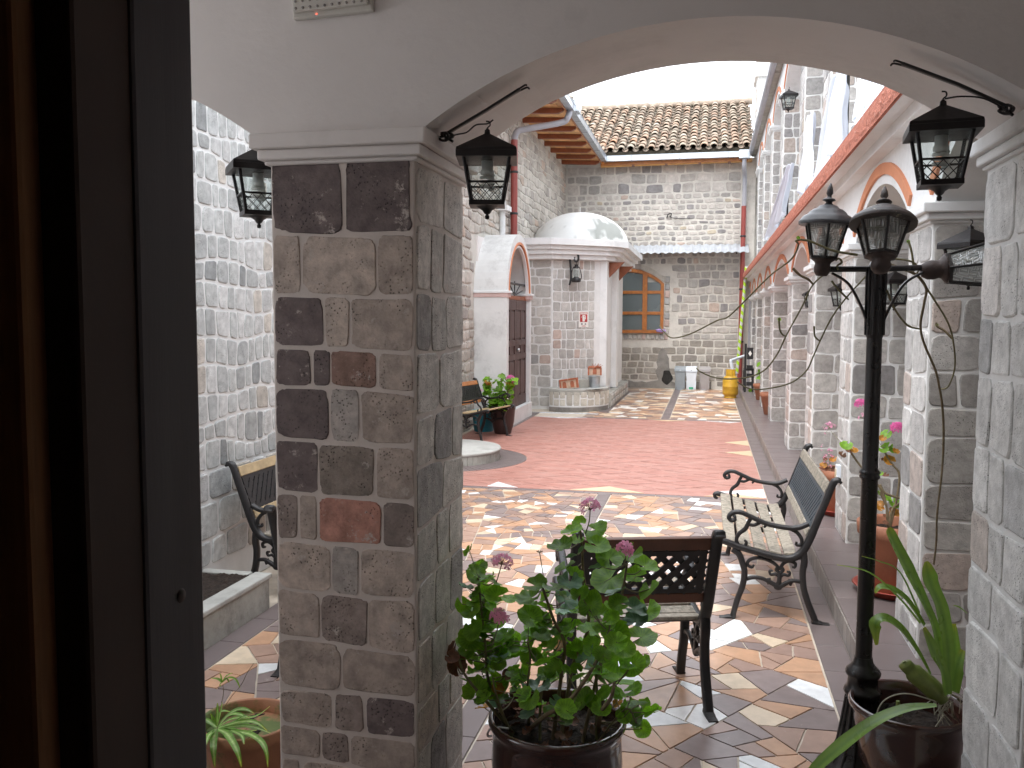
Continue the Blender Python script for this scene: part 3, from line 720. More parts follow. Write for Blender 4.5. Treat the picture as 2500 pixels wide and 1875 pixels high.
for c, a, r in ua: obj('arch_band', arch_band(c, a, r, UCZ, .052, .112, .014, frU), orange_p, ab)
obj('upper_ceiling', MB().box(UX+.4, 3.0, NY1, 21.05, 5.0, 5.1), plaster, ab)
obj('eave_slab', MB().box(.90, 3.3, 6.0, 21.3, 5.36, 5.46), cement_d, ab)
obj('gutter', MB().tube([(.86, 6.0, 5.36), (.86, 20.9, 5.36)], .05, 10), pvc_g, ab)
obj('inner_upper_door', MB().box(2.95, 2.999, 9, 9.9, 2.7, 4.6), door_m, ab)
# balcony rail
rl = MB()
for px_, za, zb in ((2064, 2.67, 3.9), (1926, 2.67, 3.4)):
    y = at(px_, 300, X=.97).y; obj('balcony_post', MB().tube([(.97, y, za), (.97, y, zb)], .024, 6), iron, ab)

# tall stone corner pier behind the arcade
tw = thing('stone_pier', 'tall pale stone pier rising above the roof at the far end of the arcade', 'pier', (1.25, 21.5, 0))
obj('pier_core', MB().box(1.00, 1.8, 21.25, 22.2, 0, 9.2), mortar_c, tw)
obj('pier_ledge', MB().box(.94, 1.86, 21.19, 22.26, 7.15, 7.25), plaster_o, tw)
emit_pieces(stones(frame((1.00, 21.25, 0), (1, 0, 0), (0, 0, 1)), .01, .79, 4.0, 9.1, .26, (.2, .36), .03, .01, PAL_OUT, 77)+
            stones(frame((1.00, 22.2, 0), (0, -1, 0), (0, 0, 1)), .01, .94, 4.0, 9.1, .26, (.2, .36), .03, .01, PAL_OUT, 78), 'stone', stone_far, tw, 100)
# curtains of white sheet over the upper rail
def sheet(lab, TL, TR, BL, BR, seed, amp=.035, fn=20, hem=.05):
    q = lambda p, X: at(1800+p[0]*.33160, 50+p[1]*.33160, X=X)
    tl, tr, bl, br = q(TL, .95), q(TR, .95), q(BL, .90), q(BR, .90)
    m = MB(); nu, nv = 60, 26; vs = []; ph = seed*1.7
    for j in range(nv+1):
        t = j/nv; e = t**1.3
        for i in range(nu+1):
            s = i/nu; p = tl.lerp(tr, s)*(1-e)+bl.lerp(br, s)*e
            w = math.sin(s*fn+ph+1.0*math.sin(t*2.3))*amp*(.5+.5*t)+.018*math.sin(s*fn*2.3+ph+t)+.02*noise.noise(Vector((s*5, t*3, seed)))
            p = p+Vector((w, math.cos(s*fn+ph)*amp*.5, hem*math.sin(s*7+seed)*t*t)); vs.append(p)
    fs = [(j*(nu+1)+i, j*(nu+1)+i+1, (j+1)*(nu+1)+i+1, (j+1)*(nu+1)+i) for j in range(nv) for i in range(nu)]
    o = obj('curtain', m.add(vs, fs, True), sheet_m); sm = o.modifiers.new('thick', 'SOLIDIFY'); sm.thickness = .005
    label(o, lab, 'curtain', 'white sheets hung on the upper floor')
sheet('farthest white sheet drawn aside over the balcony, dark gap behind it', (375, 1085), (402, 1050), (205, 1640), (350, 1440), 1)
sheet('narrow white sheet hanging between two stone pillars of the upper floor', (545, 700), (566, 660), (474, 1300), (548, 1240), 2, .03, 9)
sheet('widest white sheet gathered at the top beside the thin black post', (728, 420), (792, 330), (570, 1240), (792, 960), 3, .05, 24)
sheet('white sheet in tubular folds right of the black post', (905, 395), (962, 405), (888, 745), (938, 725), 4, .03, 11)
sheet('white sheet ending in a scalloped hem on the balcony edge', (975, 400), (1042, 420), (950, 690), (1030, 600), 5, .03, 12)
sheet('nearest white sheet, short and almost cut off by the arch', (1050, 430), (1120, 450), (1040, 590), (1096, 525), 6, .03, 10)

# ------------------------------------------------------------------ back building
BY = 21.05
bb = thing('back_building', 'old stone building closing the courtyard under a weathered clay tile roof', 'building', (-1.3, BY, 0))
obj('wall_core', MB().box(-3.4, 1.0, BY, BY+.5, 0, 5.3), mortar_c, bb)
frB = frame((0, BY, 0), (1, 0, 0), (0, 0, 1))
WX0, WX1, WZ0, WZS, WZT = -2.75, -1.02, 1.30, 2.46, 2.82
def win_skip(u, v, a, b): return (u+a > WX0-.16 and u-a < WX1+.15 and v+b > WZ0-.16 and v-b < WZT+.12)
def patch(u, v, a, b):
    return win_skip(u, v, a, b) or (math.hypot((u+1.02)/.20, (v-.52)/.42) < 1 and v < .95) or (v < .16+.1*noise.noise(Vector((u*3, 0, 0))) and u < .3)
its = stones(frB, -3.34, .69, .06, 1.15, .15, (.17, .32), .022, .010, [(4, (.40, .37, .33)), (3, (.33, .30, .26)), (1, (.26, .235, .21))], 91, patch, N=10)
its += stones(frB, -3.34, .69, 1.15, 2.9, .165, (.15, .38), .026, .012, PAL_BACK, 92, patch, N=10, wav=.03, rough=.08)
its += stones(frB, -3.34, .69, 2.9, 4.55, .135, (.13, .24), .034, .012, PAL_BACK, 93, N=10, wav=.02, rough=.08, rad=(.3, .6))
its += stones(frB, -3.34, .69, 4.55, 5.22, .2, (.2, .4), .03, .012, PAL_BACK, 94, N=10, wav=.03, rough=.08)
emit_pieces(its, 'stone', stone_far, bb, 300)
dp = MB(); pts = []
for k in range(26):
    a = 2*math.pi*k/26; pts.append((-1.02+.15*math.cos(a)*(1+.6*noise.noise(Vector((k*.9, 1, 1)))), .5+.45*math.sin(a)*(1+.15*noise.noise(Vector((k*.9, 2, 1))))))
dp.prism(pts, frB, .001, .012); obj('damp_patch', dp, damp, bb)
dk = MB(); pts = [(-.92+.12*math.cos(a)*(1+.22*math.cos(3*a+1)), .27+.17*math.sin(a)*(1+.1*math.sin(3*a))) for a in [2*math.pi*k/22 for k in range(22)]]
dk.prism(pts, frB, .013, .018); obj('hole_patch', dk, M('black_hole', (.03, .028, .026), .95, .4, 12, .6, 40), bb)
pts = [(-2.5+i*.1, .16+.1*noise.noise(Vector((i*.7, 5, 0)))) for i in range(27)]
obj('damp_base', MB().prism([(-2.5, .0)]+[(.1, 0)]+pts[::-1], frB, .0, .0135), damp, bb)
# window surround blocks, frame and panes
wn = obj('window', MB().box(WX0+.02, WX1-.02, BY+.01, BY+.03, WZ0, WZS), wood_o, bb)
def wz(x):      # arched head
    c = (WX0+WX1)/2; a = (WX1-WX0)/2; r = WZT-WZS; Rr = (a*a+r*r)/(2*r); return WZS+math.sqrt(max(Rr*Rr-(x-c)**2, 0))-(Rr-r)
bk = MB(); xs = [WX0+(WX1-WX0)*i/24 for i in range(25)]
bk.prism([(WX0, WZ0), (WX1, WZ0)]+[(x, wz(x)) for x in xs[::-1]], frB, .0005, .012); obj('reveal', bk, cement, bb)
fm = MB()
def bar2(x0, x1, z0, z1, d0=.012, d1=.06): fm.box(x0, x1, BY-d1, BY-d0, z0, z1)
bar2(WX0, WX1, WZ0, WZ0+.075); bar2(WX0, WX0+.075, WZ0+.0751, WZS); bar2(WX1-.075, WX1, WZ0+.0751, WZS)
XM = [WX0+.07+i*(WX1-WX0-.14)/3 for i in (1, 2)]
XM = [-2.22, -1.46]
for i, x in enumerate((XM[0], XM[1])): bar2(x-.055, x+.055, WZ0+.0752, wz(x)-.02, .012, .066)
for (a, b) in ((WX0+.076, XM[0]-.056), (XM[0]+.056, XM[1]-.056), (XM[1]+.056, WX1-.076)):
    for z in (1.77, 2.26): bar2(a, b, z-.035, z+.035, .012, .058)
hd = []
for i in range(24): fm.prism([(xs[i], wz(xs[i])-.085), (xs[i+1], wz(xs[i+1])-.085), (xs[i+1], wz(xs[i+1])), (xs[i], wz(xs[i]))], frB, .012, .062)
obj('window_frame', fm, wood_o, wn, bevel=.004)
for (a, b) in ((WX0+.07, XM[0]-.05), (XM[0]+.05, XM[1]-.05), (XM[1]+.05, WX1-.07)):
    for (z0, z1) in ((WZ0+.07, 1.74), (1.80, 2.23), (2.29, min(wz(a+.02), wz(b-.02))-.05)):
        obj('pane', MB().box(a, b, BY-.034, BY-.029, z0, z1), glass_w, wn)
sr = []
rnd = random.Random(4)
def blk(u0, u1, v0, v1):
    m = MB(); m.col = pick([(4, (.50, .47, .43)), (1, (.50, .38, .34)), (1, (.38, .37, .36))], rnd); stone_shape(m, frB, (u0, u0, u1, u1), (lambda u: v0, lambda u: v1), .012, .026, rnd, 12, .03, (.05, .15)); sr.append((m, frB((u0+u1)/2, (v0+v1)/2), (u1-u0)*(v1-v0)))
x = WX0-.15
while x < WX1+.10: blk(x, x+.105, WZ0-.155, WZ0-.02); x += .105
z = WZ0-.02
while z < WZS+.05: blk(WX1+.01, WX1+.14, z, z+.17); blk(WX0-.14, WX0-.01, z, z+.17); z += .17
for i in range(12):
    xa, xb = WX0-.1+i*(WX1-WX0+.2)/12, WX0-.1+(i+1)*(WX1-WX0+.2)/12
    m = MB(); m.col = pick([(4, (.46, .43, .38)), (1, (.40, .36, .33))], rnd)
    cl = lambda x: min(max(x, WX0), WX1)
    m.prism([(xa+.004, wz(cl(xa))+.012), (xb-.004, wz(cl(xb))+.012), (xb-.004, wz(cl(xb))+.14), (xa+.004, wz(cl(xa))+.14)], frB, 0, .024); sr.append((m, frB((xa+xb)/2, 2.8), .02))
emit_pieces(sr, 'surround_block', stone_far, bb, 60)
cloth = MB()
vs = []
for i in range(9):
    for j in range(6):
        s, t = i/8, j/5; vs.append((-1.20+.24*s, BY-.075-.03*math.sin(t*3)-.012*noise.noise(Vector((s*6, t*6, 1))), 1.385+.05*math.sin(math.pi*s)*math.sin(math.pi*t)-.06*t*(s > .1)+.02*noise.noise(Vector((s*7, t*7, 3)))))
cloth.add(vs, [(i*6+j, i*6+j+1, (i+1)*6+j+1, (i+1)*6+j) for i in range(8) for j in range(5)], True)
label(obj('cleaning_cloth', cloth, purple), 'small crumpled purple cloth left on the window sill', 'cloth')
# roof of clay tiles
RZ0, RY0, SL = 5.46, 20.62, R_(25.5)
fr_roof = frame((0, RY0, RZ0), (1, 0, 0), (0, math.cos(SL), math.sin(SL)))
obj('roof_deck', MB().prism([(-3.6, -.02), (.92, -.02), (.92, 4.35), (-3.6, 4.35)], fr_roof, -.10, .0), moss, bb)
def roof_tile(fr, u, v, L, r0, r1, lift, up, rnd, col, n=7):
    m = MB(); m.col = col; vs = []
    dx = rnd.uniform(-.012, .012); dz = rnd.uniform(-.006, .012); sk = rnd.uniform(-.02, .02)
    for j, (vv, r, l) in enumerate(((v, r0, lift), (v+L, r1, lift-.035))):
        for k in range(n+1):
            a = math.pi*k/n; h = r*math.sin(a)*.85
            vs.append(fr(u+dx+sk*j+r*math.cos(a), vv, l+dz+(h if up else -h+.0)))
        for k in range(n+1):
            a = math.pi*k/n; h = (r-.016)*math.sin(a)*.85
            vs.append(fr(u+dx+sk*j+(r-.016)*math.cos(a), vv, l+dz+(h if up else -h)))
    q = 2*(n+1); fs = []
    for k in range(n):
        fs += [(k, k+1, q+k+1, q+k), (n+1+k+1, n+1+k, q+n+1+k, q+n+1+k+1), (k+1, k, n+1+k, n+1+k+1)]
    m.add(vs, fs); return m
rnd = random.Random(9); its = []
TP = [(4, (.35, .235, .165)), (3, (.31, .23, .17)), (2.5, (.34, .275, .21)), (1.0, (.25, .20, .155)), (1.4, (.37, .315, .25)), (.3, (.37, .20, .12))]
ncol = 19; cw = .232
for i in range(ncol):
    u = -3.42+i*cw
    for j in range(15):
        v = -.05+j*.285
        its.append((roof_tile(fr_roof, u, v, .38, .088, .072, .06, True, rnd, pick(TP, rnd)), fr_roof(u, v+.2, .1), .05))
        its.append((roof_tile(fr_roof, u+cw/2, v-.03, .38, .072, .085, .065, False, rnd, pick([(1, (.30, .22, .17)), (1, (.24, .19, .15))], rnd)), fr_roof(u, v+.2, 0), .01))
emit_pieces(its, 'roof_tile', tile_r, bb, 300, 'roof_tile_infill')
rt = []
for i in range(15):
    m = MB(); m.col = (.30, .24, .19); x0 = -3.5+i*.3
    m.tube([fr_roof(x0, 4.3, .05+rnd.uniform(-.02, .02)), fr_roof(x0+.33, 4.3, .06)], .09, 10); rt.append((m, fr_roof(x0, 4.3, .05), .05))
emit_pieces(rt, 'ridge_tile', tile_r, bb, 40)
def gutter(pts, parent, w=.13, h=.11):
    """open box gutter along a straight run with brackets"""
    a, b = Vector(pts[0]), Vector(pts[1]); d = (b-a).normalized(); s = Vector((0, 0, 1)).cross(d)
    m = MB()
    for (o0, o1, z0, z1) in ((-w/2, w/2, 0, .004), (-w/2, -w/2+.004, .004, h), (w/2-.004, w/2, .004, h), (-w/2-.008, -w/2+.006, h, h+.010), (w/2-.006, w/2+.008, h, h+.010)):
        c = (a+b)/2+s*(o0+o1)/2+Vector((0, 0, (z0+z1)/2)); m.obox(c, d*(b-a).length/2, s*(o1-o0)/2, (0, 0, (z1-z0)/2))
    obj('gutter', m, zinc, parent)
    L = (b-a).length; n = int(L/.9)
    for i in range(n):
        c = a+d*(L*(i+.6)/n)+Vector((0, 0, h/2-.004)); br = MB()
        br.obox(c, d*.010, s*(w/2+.007), (0, 0, .0)) if 0 else None
        for (o0, o1, z0, z1) in ((-w/2-.006, w/2+.006, -.006, -.001), (-w/2-.006, -w/2-.001, -.001, h), (w/2+.001, w/2+.006, -.001, h)):
            br.obox(a+d*(L*(i+.6)/n)+s*(o0+o1)/2+Vector((0, 0, (z0+z1)/2)), d*.012, s*(o1-o0)/2, (0, 0, (z1-z0)/2))
        obj('gutter_bracket', br, pvc_g, parent)
gutter([(-2.42, 20.55, 5.235), (.80, 20.55, 5.235)], bb)
obj('gutter_box', MB().box(.60, .84, 20.46, 20.64, 5.20, 5.38), zinc, bb, bevel=.005)
obj('fascia', MB().box(-2.5, .8, 20.66, 20.70, 5.17, 5.28), wood_o, bb)
obj('bamboo_pole', MB().tube([(-2.5, 20.72, 5.16), (.75, 20.72, 5.18)], .03, 8), M('bamboo', (.50, .26, .08), .5, .2, 6, .1, 50), bb)
for x in (-1.75, -1.0, -.25, .4): obj('pole_bracket', MB().box(x-.03, x+.03, 20.68, 20.76, 5.13, 5.22), wood_d, bb)
obj('soffit', MB().box(-2.5, .9, 20.71, 21.04, 5.20, 5.24), plank_m, bb)
# awning of corrugated sheet
aw = thing('tin_awning', 'narrow corrugated metal awning across the back wall above the arched window', 'awning', (-.4, BY, 3.2))
m = MB(); vs = []; n = 120
for i in range(n+1):
    x = -1.75+i*(2.62/n); c = .014*math.sin(i*2*math.pi/7.5)
    vs += [(x, BY-.005, 3.36+c), (x, BY-.50, 3.14+c), (x, BY-.50, 3.135+c), (x, BY-.005, 3.355+c)]
m.add(vs, [(4*i+j, 4*i+4+j, 4*i+4+(j+1) % 4, 4*i+(j+1) % 4) for i in range(n) for j in range(4)], False)
obj('corrugated_sheet', m, tin_m, aw)
for x in (-1.1, -.2, .6): obj('rafter', MB().tube([(x, BY, 3.3), (x, BY-.4, 3.12)], .02, 6), iron, aw)
# stub of pipe with cable on the wall
cb = thing('cable', 'short black cable looped between two hooks high on the back wall', 'cable', (-.3, BY, 4.0))
obj('cable_loop', MB().tube(cr([(-.92, BY-.02, 4.02), (-.85, BY-.05, 3.98), (-.6, BY-.03, 3.96), (-.45, BY-.03, 3.97)]), .008, 6), iron, cb)
obj('hook', MB().tube(cr([(-.98, BY-.02, 3.99), (-.95, BY-.08, 4.06), (-.88, BY-.05, 4.08), (-.9, BY-.02, 4.0)]), .012, 6), iron, cb)
# downpipe at the right
pr = thing('downpipe', 'downpipe at the right of the back wall, grey plastic above and red below', 'downpipe', (.745, 20.95, 0))
obj('grey_section', MB().tube(cr([(.72, 20.56, 5.2), (.72, 20.60, 5.02), (.745, 20.86, 4.9), (.75, 20.90, 4.7), (.75, 20.90, 4.18)], 5), .05, 12), pvc_g, pr)
obj('red_section', MB().tube([(.745, 20.90, 4.20), (.735, 20.90, .14)], .055, 12), pvc_r, pr)
for z in (3.5, 2.3, 1.1): obj('pipe_clip', MB().lathe([(.06, 0), (.066, .01), (.066, .03), (.06, .04)], 12, (.74, 20.90, z)), iron, pr)
pg = label(obj('conduit', MB().tube([(.93, 20.9, .14), (.93, 20.9, 2.45)], .03, 10), pvc_g), 'thin grey conduit standing right of the red downpipe', 'pipe')
# taped pole
tp = thing('taped_pole', 'thin pole spiral wrapped in lime and white tape, leaning beside the red downpipe', 'pole', (.56, 20.6, 0))
a, b = at(1822, 650, Y=20.5), at(1799, 912, Y=20.5); d = (b-a)
m1, m2 = MB(), MB(); n = 260
for k in range(2):
    vs = []; mm = (m1, m2)[k]
    for i in range(n+1):
        t = i/n; c = a+d*t
        for e in (0, 1):
            an = t*2*math.pi*15+k*math.pi+e*math.pi; vs.append(c+Vector((math.cos(an)*.032, math.sin(an)*.032, 0)))
    # ribbon between the two half turns, through a mid line
    V = []
    for i in range(n+1):
        t = i/n; c = a+d*t
        for e in range(5):
            an = t*2*math.pi*15+k*math.pi+e*math.pi/4; V.append(c+Vector((math.cos(an)*.034, math.sin(an)*.034, 0)))
    mm.add(V, [(i*5+e, i*5+e+1, i*5+5+e+1, i*5+5+e) for i in range(n) for e in range(4)], True)
obj('lime_tape', m1, lime, tp); obj('white_tape', m2, silver, tp)
# thin aerial on the ridge
an = thing('tv_aerial', 'thin television aerial on its mast, faint against the white sky', 'aerial', (0, 26, 6.5))
p = at(1772, 300, Y=26); q = at(1764, 170, Y=26)
obj('mast', MB().tube([p-Vector((0, 0, .8)), q], .008, 5), zinc, an)
m = MB(); e1, e2 = at(1732, 172, Y=26), at(1790, 165, Y=26); m.tube([e1, e2], .006, 5)
for t in (.1, .3, .5, .7, .9):
    c = e1.lerp(e2, t); m.tube([c+Vector((0, -.25, .05)), c+Vector((0, .25, -.05))], .005, 4)
obj('aerial_boom', m, zinc, an)
# ------------------------------------------------------------------ left building
LX = -3.38
lb = thing('left_building', 'rough stone building along the left side with wide timber eaves and metal gutter', 'building', (LX, 14, 0))
obj('wall_core', MB().box(LX-.5, LX, 7.0, BY, 0, 5.3), mortar_c, lb)
frL = frame((LX, 0, 0), (0, 1, 0), (0, 0, 1))
PAL_L = [(4, (.50, .46, .41)), (3, (.44, .40, .355)), (1, (.36, .33, .30)), (2, (.56, .52, .47)), (.7, (.50, .40, .33))]
its = stones(frL, 10.0, BY-.02, 1.6, 5.2, .155, (.2, .42), .020, .020, PAL_L, 95, lambda u, v, a, b: 12.5 < u < 14.5 and v < 2.9, N=9, wav=.035, rough=.09)
its += stones(frL, 10.0, 12.6, .05, 1.6, .15, (.18, .34), .024, .022, PAL_L, 96, N=9, wav=.03, rough=.09)
its += stones(frL, 7.02, 10.0, .05, 5.2, .155, (.2, .40), .022, .020, PAL_L, 99, N=8, wav=.03, rough=.08)
emit_pieces(its, 'stone', stone_far, lb, 300)
emit_pieces(stones(frame((-2.765, 7.0, 0), (-1, 0, 0), (0, 0, 1)), .01, .43, .05, 3.65, .16, (.12, .2), .016, .006, PAL_L, 100, N=8), 'end_stone', stone_far, lb, 60)
# eaves: rafters, planks, gutter
ez = 5.25
for i in range(15):
    y = 10.2+i*.735; m = MB()
    m.prism([(LX, .03), (-2.60, .03), (-2.52, .07), (-2.50, .115), (LX, .115)], (lambda y: (lambda u, v, d=0: Vector((u, y+d, ez-.075+v+(u-LX)*-.05))))(y), -.045, .045)
    obj('rafter', m, rafter_m, lb, fixn=True)
pm = MB().box(-.055, .055, -.206, .206, -.009, .009); pmd = mesh('plank', pm); pmd.materials.append(plank_m)
for i in range(25):
    for k in range(8):
        x = LX+.06+k*.112; y = 10.2+i*.42+.21
        inst('eave_plank', pmd, lb, wm(lb).inverted() @ Matrix.Translation((x, y, ez+.055-(x-LX)*.05)) @ Matrix.Rotation(R_(2.9), 4, 'Y') @ Matrix.Rotation(random.Random(i*9+k).uniform(-.06, .06), 4, 'Y'))
obj('eave_deck', MB().box(LX-.3, -2.47, 10.0, 21.3, ez+.085, ez+.11), wood_d, lb)
obj('fascia', MB().box(-2.478, -2.462, 10.0, 20.6, ez-.05, ez+.06), wood_o, lb)
gutter([(-2.40, 10.0, ez-.02), (-2.40, 20.48, ez-.02)], lb, .12, .11)
obj('gutter_box', MB().box(-2.50, -2.28, 15.55, 15.85, ez+.0, ez+.2), zinc, lb, bevel=.005)
for i in range(24):
    m = MB(); m.col = pick(TP, rnd); its_ = roof_tile(frame((0, 10.2+i*.44, ez+.12), (0, 1, 0), (-math.cos(SL), 0, math.sin(SL))), 0, -2.4*0, .4, .088, .075, .05, True, rnd, m.col)
    for v in its_.v: v.x += -2.42
    obj('roof_tile', its_, tile_r, lb)
dpipe = thing('downpipe', 'dark red downpipe on the left wall fed by a grey pipe under the eaves', 'downpipe', (-3.28, 15.0, 3))
obj('grey_section', MB().tube(cr([(-2.42, 15.45, 5.22), (-2.45, 15.40, 5.10), (-2.56, 15.38, 5.02), (-3.1, 15.02, 4.86), (-3.24, 14.92, 4.80), (-3.28, 14.90, 4.64)], 6), .055, 12), pvc_g, dpipe)
obj('red_section', MB().tube([(-3.28, 14.90, 4.66), (-3.28, 14.90, 2.9)], .06, 12), pvc_r, dpipe)
for z in (4.1, 3.4): obj('pipe_clip', MB().lathe([(.064, 0), (.070, .01), (.070, .03), (.064, .04)], 12, (-3.28, 14.90, z)), iron, dpipe)
ww = label(obj('wall_conduit', MB().tube([(-3.32, 14.2, 2.95), (-3.32, 14.2, 3.75)], .05, 8).box(-3.37, -3.20, 14.05, 14.35, 3.38, 3.46), plaster_o), 'short white conduit on the left wall above the arched doorway', 'conduit')
# near left wall
nl = thing('near_left_wall', 'curving courses of small pale grey stones on the wall between door frame and near pillar', 'wall', (-2.78, 5, 0))
obj('wall_core', MB().box(-3.2, -2.765, NY1, 7.0, 0, 3.7), mortar_w, nl)
frN = frame((-2.765, 0, 0), (0, 1, 0), (0, 0, 1))
PN = [(5, (.52, .53, .52)), (3, (.44, .45, .445)), (1.0, (.30, .31, .31)), (.6, (.52, .48, .43)), (2, (.58, .58, .57))]
its = stones(frN, NY1+.3, 6.95, .75, 3.65, .142, (.078, .145), .014, .006, PN, 97, N=16, wav=.03, rough=.05, rad=(.15, .5))
its += stones(frN, NY1+.3, 6.95, .2, .75, .17, (.15, .26), .016, .008, PN, 98, N=12)
emit_pieces(its, 'stone', stone_m, nl, 300)
# planter along that wall
pl = thing('raised_planter', 'low cement planter of bare dark soil along the left wall behind the door frame', 'planter', (-2.56, 3.7, 0))
obj('front_wall', MB().box(-2.44, -2.365, 2.9, 4.42, 0, .172), cement_d, pl, bevel=.004)
obj('rim', MB().box(-2.455, -2.352, 2.9, 4.43, .173, .20), cement, pl, bevel=.006)
obj('end_wall', MB().box(-2.76, -2.441, 4.32, 4.42, 0, .171), cement_d, pl)
obj('end_rim', MB().box(-2.76, -2.4705, 4.365, 4.43, .173, .1995), cement, pl, bevel=.006)
def lump(x0, x1, y0, y1, z, amp, seed, n=26, ell=False, top=None):
    m = MB(); vs = []
    for i in range(n+1):
        for j in range(n+1):
            s, t = i/n, j/n; x, y = x0+(x1-x0)*s, y0+(y1-y0)*t
            if ell:
                a, b = s*2-1, t*2-1; x = (x0+x1)/2+(x1-x0)/2*a*math.sqrt(1-b*b/2); y = (y0+y1)/2+(y1-y0)/2*b*math.sqrt(1-a*a/2)
            vs.append((x, y, z+amp*(noise.noise(Vector((x*18, y*18, seed)))+.6*noise.noise(Vector((x*60, y*60, seed))))))
    return m.add(vs, [(i*(n+1)+j, (i+1)*(n+1)+j, (i+1)*(n+1)+j+1, i*(n+1)+j+1) for i in range(n) for j in range(n)])
obj('soil', lump(-2.76, -2.45, 2.9, 4.36, .196, .012, 1, 50), soil, pl)

# ------------------------------------------------------------------ domed annex
an = thing('domed_annex', 'small stone annex with white stepped cornice and low white dome', 'building', (-2.4, 17, 0))
P0, P1, P2, P3, P4 = Vector((-3.38, 15.55, 0)), Vector((-2.72, 15.55, 0)), Vector((-1.93, 16.05, 0)), Vector((-1.86, 16.25, 0)), Vector((-1.86, 19.7, 0))
mb = MB(); foot = [P0, P1, P2, P3, P4, Vector((-3.38, 19.7, 0))]
n = len(foot); mb.add([v for v in foot]+[v+Vector((0, 0, 2.75)) for v in foot], [(i, (i+1) % n, n+(i+1) % n, n+i) for i in range(n)]+[list(range(n, 2*n))])
obj('wall_core', mb, mortar_w, an)
its = []
PA = [(5, (.52, .50, .47)), (3, (.46, .445, .42)), (.8, (.33, .325, .32)), (.8, (.50, .40, .35)), (3, (.57, .55, .52))]
def wallfr(a, b): return frame(a, (b-a).normalized(), (0, 0, 1)), (b-a).length
f0, w0 = wallfr(P0, P1); its += stones(f0, .0, w0-.01, .05, 2.68, .175, (.18, .34), .018, .008, PA, 101, N=8)
f1, w1 = wallfr(P1, P2); its += stones(f1, .01, w1-.10, .05, 2.68, .175, (.075, .20), .014, .008, PA, 102, N=8)
emit_pieces(its, 'stone', stone_far, an, 300)
# stepped cornice following the faces, pushed out
def offs(d): return [Vector((-3.38, 15.55-d, 0)), Vector((-2.72+d*.12, 15.55-d, 0)), Vector((-1.93+d*.65, 16.05-d*.45, 0)), Vector((-1.86+d, 16.25, 0)), Vector((-1.86+d, 19.75, 0)), Vector((-3.38, 19.75, 0))]
for i, (d, z0, z1) in enumerate(((.18, 2.68, 2.76), (.26, 2.761, 2.84), (.33, 2.841, 2.91), (.42, 2.911, 3.03))):
    o = offs(d); n = 6
    obj('cornice_step', MB().add([v+Vector((0, 0, z0)) for v in o]+[v+Vector((0, 0, z1)) for v in o], [(i, (i+1) % n, n+(i+1) % n, n+i) for i in range(n)]+[list(range(n, 2*n)), list(range(n))[::-1]]), plaster_o, an, bevel=.006)
dm = MB(); prof = []
for k in range(15): a = math.pi/2*k/14; prof.append((.97*math.cos(a), 3.03+.70*math.sin(a)))
prof = [(.97*math.cos(math.pi/2*k/44), 3.03+.70*math.sin(math.pi/2*k/44)) for k in range(45)]
dm.lathe(prof, 120, (-2.52, 17.55, 0))
def stain(v):
    a = math.atan2(v.y-17.55, v.x+2.52); h = (v.z-3.03)/.70
    d = math.exp(-((a+.75)/.55)**2-((h-.42)/.36)**2)*1.5+.75*noise.noise(Vector((a*5, h*3, 4)))+.5*noise.noise(Vector((a*16, h*6, 7)))*.8
    t = min(max((d-.50)/.45, 0), 1); return tuple(1*(1-t)+c*t for c in (.40, .41, .39))
dm.c = [stain(v) for v in dm.v]
obj('dome', dm, M('dome_white', (.74, .75, .74), .8, .06, 3, .15, 20, attr=True), an)
obj('dome_spike', MB().tube([(-2.52, 17.55, 3.72), (-2.52, 17.55, 3.84)], .008, 5), plaster_o, an)
# pilasters and recessed side door
obj('pilaster', MB().box(-1.95, -1.80, 16.06, 16.40, .28, 2.675), plaster_o, an, bevel=.006)
obj('pilaster', MB().box(-1.86, -1.745, 17.35, 17.75, .28, 2.674), plaster_o, an, bevel=.006)
obj('side_recess', MB().box(-1.858, -1.853, 16.41, 17.34, .3, 2.6), plaster_o, an)
obj('bracket', MB().prism([(0, 0), (.28, .28), (0, .28)], frame((-1.80, 16.38, 2.39), (1, 0, 0), (0, 0, 1)), -.05, .02), rafter_m, an)
obj('bracket', MB().prism([(0, 0), (.28, .28), (0, .28)], frame((-1.745, 17.7, 2.39), (1, 0, 0), (0, 0, 1)), -.05, .02), rafter_m, an)
obj('base_plinth', MB().box(-1.86, -1.70, 16.0, 19.6, 0, .27), cement_d, an, bevel=.01)
its = stones(frame((-1.70, 16.0, 0), (0, 1, 0), (0, 0, 1)), 0.01, 3.5, .03, .26, .12, (.15, .25), .02, .01, PA, 104, N=8); emit_pieces(its, 'plinth_stone', stone_far, an, 30)
# curved planter at its foot
cp = thing('curved_planter', 'curved stone planter of dark soil at the foot of the annex wall', 'planter', (-2.3, 15.5, 0))
o = [(-2.72, 15.545), (-2.70, 15.22), (-2.45, 15.13), (-2.15, 15.20), (-1.88, 15.42), (-1.74, 15.72), (-1.74, 16.02), (-1.93, 16.04)]
oc = [tuple(v[:2]) for v in cr([(*p, 0) for p in o[1:7]], 5)]
poly = [o[0]]+oc+[o[7]]
obj('planter_body', MB().prism(poly, XY, 0, .30), mortar_w, cp); obj('planter_rim', MB().prism(poly, XY, .365, .40), cement, cp, bevel=.005)
obj('planter_core', MB().prism(poly, XY, .301, .364), cement_d, cp)
its = []; rnd = random.Random(31)
path = [Vector((*p, 0)) for p in oc]; acc = 0
k = 0
for i in range(0, len(path)-2, 2):
    a, b = path[i], path[min(i+2, len(path)-1)]
    f, w = wallfr(a, b); its += stones(f, .0, w, .10, .36, .16, (.11, .15), .018, .008, [(4, (.60, .57, .50)), (2, (.52, .49, .43))], 110+i, N=8)
emit_pieces(its, 'stone', stone_far, cp, 60)
